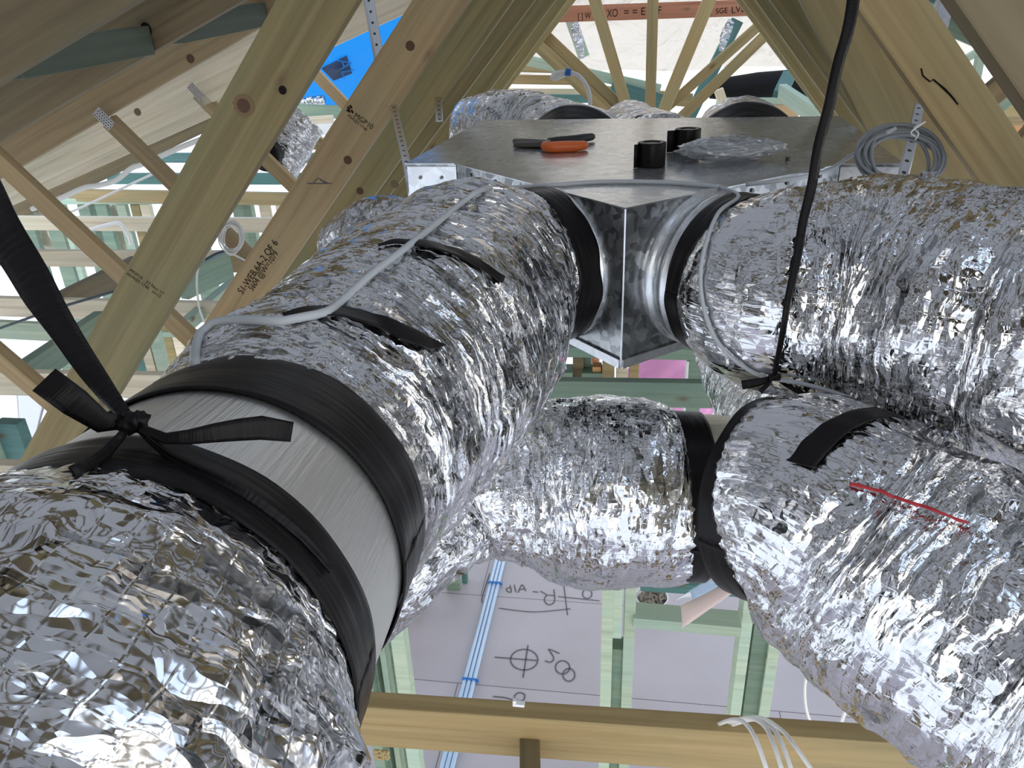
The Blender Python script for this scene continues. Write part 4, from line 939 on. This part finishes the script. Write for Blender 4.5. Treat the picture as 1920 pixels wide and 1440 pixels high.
# ================================================================ THINGS ON THE BOX
def onz(x, y, h=0): return atz(x, y, ZT+.0015+h)
PL = empty('pliers', onz(1040, 272)); tag(PL, 'combination pliers with orange and black grips lying on the box', 'pliers')
piv = onz(1022, 270, .010)
def jaw(dy, name):
    b = MB(); tip = onz(964, 268+dy*3, .008); b.tube([piv+UP*.0, piv+(tip-piv)*.3, piv+(tip-piv)*.75, tip], [.010, .0095, .0085, .0065], 6); return b.build(name, 'steel_dark', PL)
jaw(-1, 'jaw'); jaw(1, 'jaw')
b = MB(); b.tube([piv-UP*.008, piv+UP*.008], .013, 16); b.build('pivot', 'steel_dark', PL)
b = MB(); P = pth([onz(1020, 273, .011), onz(1030, 276, .012), onz(1060, 275, .012), onz(1085, 274, .012), onz(1098, 272, .011)], .006); n = len(P); b.tube(P, [.0085+.0045*math.sin(PI*min(1, i/(n-1)*1.02))**.5 for i in range(n)], 14); b.build('grip', 'orange', PL, True)['label'] = 'orange grip'
b = MB(); P = pth([onz(1026, 266, .010), onz(1045, 264, .011), onz(1075, 262, .012), onz(1100, 258, .012), onz(1112, 256, .011)], .006); n = len(P); b.tube(P, [.007+.004*math.sin(PI*i/(n-1))**.5 for i in range(n)], 12); b.build('grip', 'black_rubber', PL, True)['label'] = 'black grip'
def roll(x, y, label, flap):
    r = empty('tape_roll', onz(x, y)); tag(r, label, 'tape roll', None)
    c = onz(x, y); b = MB(); prof = [(.017, 0), (.0285, 0), (.029, .002), (.029, .046), (.0285, .048), (.017, .048)]; sg = 40; vs = []; fs = []
    for q, (rr, zz) in enumerate(prof):
        for j in range(sg): an = 2*PI*j/sg; vs.append(c+V((rr*math.cos(an), rr*math.sin(an), zz)))
    for q in range(len(prof)):
        for j in range(sg):
            k = (j+1) % sg; q2 = (q+1) % len(prof); fs.append((q*sg+j, q*sg+k, q2*sg+k, q2*sg+j))
    b.add(vs, fs); b.build('tape_body', 'tape', r, True)
    b = MB(); b.tube([c+UP*.001, c+UP*.046], .0168, 30); b.build('core', 'core_card', r, True)
    b = MB(); a0 = c+V((-.028, -.006, 0)); d = V((-.012, -.012, 0)) if not flap else V((-.022, -.008, 0)); vs = [a0, a0+d*.5+V((0, -.004, 0)), a0+d]; vs += [v+UP*.047 for v in vs]; b.add(vs, [(0, 1, 4, 3), (1, 2, 5, 4)]); o = b.build('loose_end', 'tape', r, True); so = o.modifiers.new('t', 'SOLIDIFY'); so.thickness = .001
    return r
roll(1221, 311, 'roll of black tape standing on the box in front, nearest the point', 0)
roll(1288, 282, 'roll of black tape standing behind the plastic bag on the box', 1)
# clear bag of wire
c0 = onz(1368, 300)
bm = bmesh.new(); bmesh.ops.create_icosphere(bm, subdivisions=5, radius=1)
for v in bm.verts:
    q = v.co.copy(); f_ = 1+.16*noise.noise(q*3+V((2, 2, 2)))+.09*noise.noise(q*8)+.04*noise.noise(q*19)
    ang = math.atan2(q.y, q.x); star = 1+.18*max(0, math.cos(ang))**6+.12*max(0, -math.cos(ang))**8
    v.co = V((q.x*.100*f_*star, q.y*.062*f_, max(-.0, .024+q.z*.026*f_*(1-.3*abs(q.x)))))
me = bpy.data.meshes.new('bag'); bm.to_mesh(me); bm.free(); me.polygons.foreach_set('use_smooth', [True]*len(me.polygons))
bg_ = link('plastic_bag', me, 'clear_bag', None, Matrix.Translation(c0+UP*.001)); tag(bg_, 'crumpled clear plastic bag lying on the box beside the tape', 'plastic bag')
wcl = MB(); rg = random.Random(4)
for i in range(9):
    P = []; kx, ky = rg.uniform(.8, 1.1), rg.uniform(.75, 1.1); zz = .007+i*.0036
    for k in range(49):
        t = 2*PI*k/48; P.append(c0+V((math.cos(t)*.073*kx, math.sin(t)*.036*ky, zz+.003*math.sin(3*t+i))))
    wcl.tube(P, .0028, 6, False)
o = wcl.build('wire_coil', 'pale_cable', None, True); tag(o, 'flattened coil of grey wire inside the clear plastic bag', 'cable coil')
b = MB(); P = onz(1478, 300); b.tube([P, P+UP*.006], .006, 10); o = b.build('screw', 'steel_dark'); tag(o, 'small screw on the box near the plastic bag tail', 'screw')

# ================================================================ FLOOR THINGS
d0, d1 = atz(941, 1040, .0125), atz(838, 1440, .0125); dr = (d1-d0).normalized(); sd = V((dr.y, -dr.x, 0)); d1 = d0+dr*2.6
for i, nm in ((-1, 'blue grey conduit on the floor, outer one on the marked side'), (0, 'blue grey conduit on the floor, middle one of the bundle'), (1, 'blue grey conduit on the floor, outer one on the maroon bin side')):
    b = MB(); b.tube([d0+sd*.0262*i, d1+sd*.0262*i], .0125, 16); o = b.build('conduit_pipe', 'conduit', None, True)
    tag(o, nm if True else '', 'conduit', 'bundle of conduits on the floor')
for (x, y), lab in (((937, 1095), 'blue tie round the far end of the conduit bundle'), ((880, 1276), 'blue tie round the conduit bundle beside the circle mark')):
    P = atz(x, y, .0125); t = (P-d0).dot(dr); P = d0+dr*t; b = MB(); m = frame(P, dr, UP); b.box(m, -.006, .006, -.043, .043, .0, .0165); b.box(m, -.006, .006, .036, .055, -.004, .010); o = b.build('cable_tie', 'blue_plastic'); tag(o, lab, 'cable tie')
P = atz(764, 1142, 0); b = MB(); b.tube([P, P+UP*.01, P+UP*.32, P+UP*.34], [.085, .092, .105, .112], 36); o = b.build('bin', 'maroon', None, True); tag(o, 'maroon bin standing on the floor behind the mint studs', 'bin')
bkc = atz(1222, 1118, .06); bk = empty('offcut_bowl', V((bkc.x, bkc.y, 0))); tag(bk, 'shallow white bowl of offcuts on the floor behind the mint noggin', 'bowl')
b = MB(); Rb = .105; c = V((bkc.x, bkc.y, 0)); b.tube([c+UP*.002, c+UP*.02, c+UP*.06, c+UP*.062], [.06, .085, Rb, Rb-.004], 36, False); b.build('bowl', 'white', bk, True)
b = MB(); b.tube([c+UP*.02, c+UP*.035], Rb-.02, 30); rg = random.Random(2)
for i in range(26):
    a_ = rg.uniform(0, 6.3); r_ = rg.uniform(0, .075); p = c+V((r_*math.cos(a_), r_*math.sin(a_), .05)); dd = V((rg.uniform(-1, 1), rg.uniform(-1, 1), rg.uniform(-.2, .5))).normalized()*.03; b.tube([p-dd, p+dd], .007, 5)
o = b.build('offcuts', 'debris', bk); o['kind'] = 'stuff'
def sheet(name, pts, mat, label, cat):
    o = quad(name, pts, mat, 6, 6, lambda s_, t_: V((0, 0, .012*math.sin(PI*s_)))); so = o.modifiers.new('t', 'SOLIDIFY'); so.thickness = .004; return tag(o, label, cat)
sheet('paper_sheet', [atd(1262, 1128, 2.75), atd(1305, 1122, 2.72), atd(1378, 1082, 2.62), atd(1338, 1082, 2.66)], 'paper', 'white paper sheet with a blue corner sticking out under the joiner', 'paper')
sheet('paper_sheet', [atd(1276, 1136, 2.60), atd(1279, 1178, 2.55), atd(1392, 1098, 2.5), atd(1385, 1082, 2.55)], 'pink_paper', 'pinkish card hanging beside the white paper sheet', 'card')
sheet('paper_sheet', [atd(1291, 1108, 2.70), atd(1299, 1128, 2.68), atd(1372, 1085, 2.60), atd(1340, 1078, 2.63)], 'conduit', 'pale blue printed page between the white sheet and the card', 'paper')
P = atd(1655, 1362, 3.7)
fb = duct('foil_bag', [(P+V((-.1, .05, .06)), .03), (P+V((-.05, 0, .04)), .10), (P+V((.03, 0, 0)), .12), (P+V((.12, -.02, -.02)), .05)], 51, 'farfoil', None, .014, 60); tag(fb, 'crumpled foil bundle on the floor below the sagging duct', 'foil')
b = MB(); b.box(frame(atd(962, 1320, 1.19), TX, UP), 0, .018, -.004, .004, -.001, .004); b.box(frame(atd(962, 1320, 1.19), TX, UP), 0, .005, -.003, .003, .004, .009); o = b.build('cable_clip', 'white'); tag(o, 'small white clip on top of the front chord', 'clip')
b = MB(); [b.tube([atd(716+rg.uniform(-14, 14), 1414+rg.uniform(-8, 10), 2.05), atd(716+rg.uniform(-14, 14), 1414+rg.uniform(-8, 10), 2.03)], .004, 5) for _ in range(40)]; o = b.build('straw_clump', 'straw', None, True); tag(o, 'little straw clump wedged between the studs below the front chord', 'straw')

# pencil and marker writing on the floor
def zf(x, y): return (atz(640+x*.3125, 1000+y*.3125, .003), UP)
def ell(cx, cy, rx, ry, n=20): return [(cx+rx*math.cos(2*PI*i/n), cy+ry*math.sin(2*PI*i/n)) for i in range(n+1)]
o = strokes('floor_mark', 'pencil', [ell(1097, 757, 82, 62), ((920, 742), (1175, 762)), ((1120, 670), (1090, 865))], .008, zf); tag(o, 'pencil circle with a cross drawn on the floor', 'floor mark')
o = strokes('floor_writing', 'pencil', [((1310, 720), (1245, 694), (1262, 722), (1275, 750), (1255, 772), (1222, 764)), ell(1327, 803, 43, 40), ell(1365, 848, 36, 38)], .008, zf); tag(o, 'pencilled number 500 on the floor beside the circle', 'floor writing')
o = strokes('floor_writing', 'pencil', [((910, 978), (985, 986), (1040, 1003)), ((1035, 980), (1060, 955), (1098, 965), (1092, 1000), (1055, 1003), (1040, 985)), ((950, 1020), (1010, 1022))], .008, zf); tag(o, 'pencil scribble on the floor close to the front chord', 'floor writing')
o = strokes('floor_writing', 'pencil', [((1275, 335), (1279, 405), (1245, 428), (1218, 402), (1232, 372), (1276, 372)), ((1240, 372), (1195, 345)), ((1148, 348), (1182, 352)), ((1108, 345), (1084, 308), (1060, 355)), ((1068, 337), (1098, 332)), ((1038, 308), (1047, 352)), ((1012, 310), (1020, 352), (996, 346), (990, 330), (1014, 326)), ell(1475, 362, 28, 28)], .008, zf); tag(o, 'pencilled R-AIR lettering on the floor, upside down near the plump duct', 'floor writing')
o = strokes('floor_mark', 'pencil', [((1335, 310), (1357, 490)), ((945, 448), (1150, 470), (1375, 452)), ((1300, 378), (1550, 404)), ((890, 240), (842, 400), (880, 408))], .007, zf); tag(o, 'long pencil lines on the floor around the lettering', 'floor mark')

# ================================================================ MARKS ON TIMBER
def disc(parent, name, x, y, Y, rpx, mat, lift=.0006, el=1.0):
    P = atY(x, y, Y); d = (P-CAM).dot(FWD); r = rpx*d/FPX; b = MB(); m = frame(P-TN*lift, TX, -TN)
    vs = [m @ V((r*math.cos(2*PI*i/24)*(1+.08*math.sin(3*i)), r*el*math.sin(2*PI*i/24), 0)) for i in range(24)]+[m @ V((0, 0, .0008))]
    b.add(vs, [(i, (i+1) % 24, 24) for i in range(24)]); return b.build(name, mat, parent, True)
disc(M1, 'knot', 457, 198, 1.6, 21, 'knot_ring'); disc(M1, 'knot', 457, 198, 1.6, 13, 'knotwood', .0012); disc(M1, 'drilled_hole', 530, 169, 1.6, 8, 'ink')
disc(M2, 'knot', 769, 86, 2.27, 9, 'knotwood'); disc(M2, 'knot', 652, 300, 2.27, 8, 'knotwood')
disc(M3, 'knot', 675, 358, 2.9, 7, 'knotwood'); disc(M3, 'knot', 740, 345, 2.9, 8, 'brown')
disc(TCB, 'knot', 274, 56, 2.27, 11, 'ink', .0008, 1.2); disc(TCC, 'knot', 357, 110, 2.94, 8, 'knotwood'); disc(TCD, 'knot', 258, 210, 3.55, 7, 'brown')
def onY(Y): return lambda x, y: (atY(x, y, Y)-TN*.001, -TN)
strokes('crack', 'ink', [((1727, 128), (1730, 142), (1743, 153), (1750, 149), (1766, 164), (1781, 178), (1796, 196)), ((1751, 151), (1772, 167), (1791, 189))], .0028, onY(1.6), R1)
def txt(par, s, a, b_, Y, nm='stamp', mat='ink', sq=1.0): return text_on(s, atY(*a, Y), atY(*b_, Y), -TN, mat, nm, par, sq)
txt(M2, 'MGP10', (664, 219), (697, 243), 2.27); txt(M2, 'AS/NZS 1748', (651, 217), (686, 246), 2.27)
strokes('stamp', 'ink', [((652, 200), (656, 206)), ((656, 197), (660, 203)), ((650, 206), (657, 210)), ((659, 206), (662, 212))], .006, onY(2.27), M2)
txt(M1, 'MGP10   23 Nov 17', (243, 508), (306, 553), 1.6); txt(M1, 'AS/NZS 1748   22:13', (237, 514), (300, 558), 1.6)
txt(M2, 'S1-WEB.6A-2 OF 6', (455, 552), (522, 456), 2.27, sq=1.1); txt(M2, '5604 @W=1079', (474, 546), (523, 476), 2.27, sq=1.1)
strokes('pencil_sketch', 'pencil', [((576, 344), (622, 344)), ((588, 344), (597, 334), (610, 344)), ((600, 337), (615, 343))], .003, onY(2.27), M2)
KL = -.1
def txl(s, a, b_, sq): return text_on(s, atY(*a, 6.1, KL), atY(*b_, 6.1, KL), V((KL, -1, 0)).normalized(), 'ink', 'stamp', LV, sq)
txl('LVL', (1372, 25), (1397, 22), 1.0); txl('SGE', (1342, 26), (1364, 24), 1.0); txl('[ ] W', (1084, 36), (1108, 34), 1.3); txl('XO', (1138, 32), (1158, 31), 1.4); txl('= = E  - F', (1170, 30), (1240, 26), 1.0)
# nail plates at the heads of the two webs
def nplate(par, px, Y):
    P = [atY(x, y, Y)-TN*.002 for x, y in px]; u = (P[2]-P[1]); v = (P[0]-P[1]); m = frame(P[1], u, -TN); Lu = u.length; Lv = v.length
    if (m.inverted() @ P[0]).y < 0: m = m @ Matrix.Translation((0, -Lv, 0))
    b = MB(); b.box(m, 0, Lu, 0, Lv, 0, .0015); pl = b.build('nail_plate', 'nail_plate', par)
    b = MB()
    for i in range(7):
        for j in range(4):
            x = Lu*(.06+.135*i+(.05 if j % 2 else 0)); y = Lv*(.1+.235*j); b.box(m, x, min(x+Lu*.075, Lu*.99), y, y+Lv*.09, .0012, .0019)
    o = b.build('slot', 'plate_slot', pl); o['kind'] = 'stuff'
nplate(D2, ((175, 214), (186, 200), (216, 231), (206, 242)), 2.90); nplate(D3, ((350, 163), (360, 153), (383, 178), (375, 190)), 3.5)
# maker's panel on the blue sheet
tb = bvh(bl)
def bh(x, y): return hit(tb, x, y, .01, atY(x, y, 7.4))
q = [bh(603, 126), bh(650, 102), bh(660, 135), bh(625, 149)]
o = quad('print_panel', q, 'navy', 1, 1, None); o.parent = bl; so = o.modifiers.new('t', 'SOLIDIFY'); so.thickness = .004
nb = (q[1]-q[0]).cross(q[3]-q[0]).normalized()
if nb.dot(CAM-q[0]) < 0: nb = -nb
o = text_on('AL', bh(630, 108)+nb*.01, bh(643, 142)+nb*.01, nb, 'sark_blue', 'lettering', bl, .9)
# pale boards glimpsed between the webs beneath the blue sheet
for a, b_, Y, w_, mat, lab in (((558, 196), (640, 198), 6.2, .10, 'green', 'green board under the white edge of the blue sarking'), ((575, 219), (622, 216), 6.0, .06, 'pale', 'cream board under the green one between the webs'), ((590, 234), (625, 232), 5.9, .08, 'white', 'white board end below the cream one between the webs'), ((560, 262), (602, 268), 5.0, .05, 'orangewood', 'orange board end beside the hanging foil duct')):
    tim('binder', a, b_, Y, w_, 'D', mat, lab, 'timber')
b = MB(); b.tube([atY(552, 194, 6.3), atY(575, 190, 6.3), atY(608, 187, 6.3)], .035, 10); o = b.build('foil_fringe', 'farfoil', None, True); tag(o, 'rolled silver edge under the blue sarking', 'foil')
# print on the rear duct
t1 = bvh(BD1); P0, P1 = hit(t1, 913, 207, .01), hit(t1, 938, 226, .01)
if P0 and P1: text_on('ACRP10', P0, P1, (CAM-P0).normalized(), 'ink', 'print', BD1)

# ---------------------------------------------------------------- things that repeat belong together
GROUPS = {'truss_web': 'roof truss webs', 'truss_top_chord': 'sloping roof truss chords', 'truss_bottom_chord': 'bottom chords of the trusses',
          'wall_stud': 'wall frame studs', 'wall_noggin': 'wall frame noggins', 'foil_duct': 'foil covered ducts', 'tape_roll': 'tape rolls on the box',
          'perforated_strap': 'perforated hanger straps', 'hanging_strap': 'black hanging straps', 'cable_tie': 'ties round the conduits',
          'roof_batten': 'dark green battens', 'blocking_piece': 'blocking between chords', 'grey_cable': 'grey cables', 'paper_sheet': 'papers below the joiner',
          'hip_rafter': 'rafters at the hip end', 'floor_writing': 'pencil writing on the floor'}
for o in list(COL.objects):
    if o.parent is None and 'label' in o and 'group' not in o:
        g = GROUPS.get(o.name.split('.')[0])
        if g: o['group'] = 'studs of the back wall' if o['label'].startswith('stud of the back wall') else g
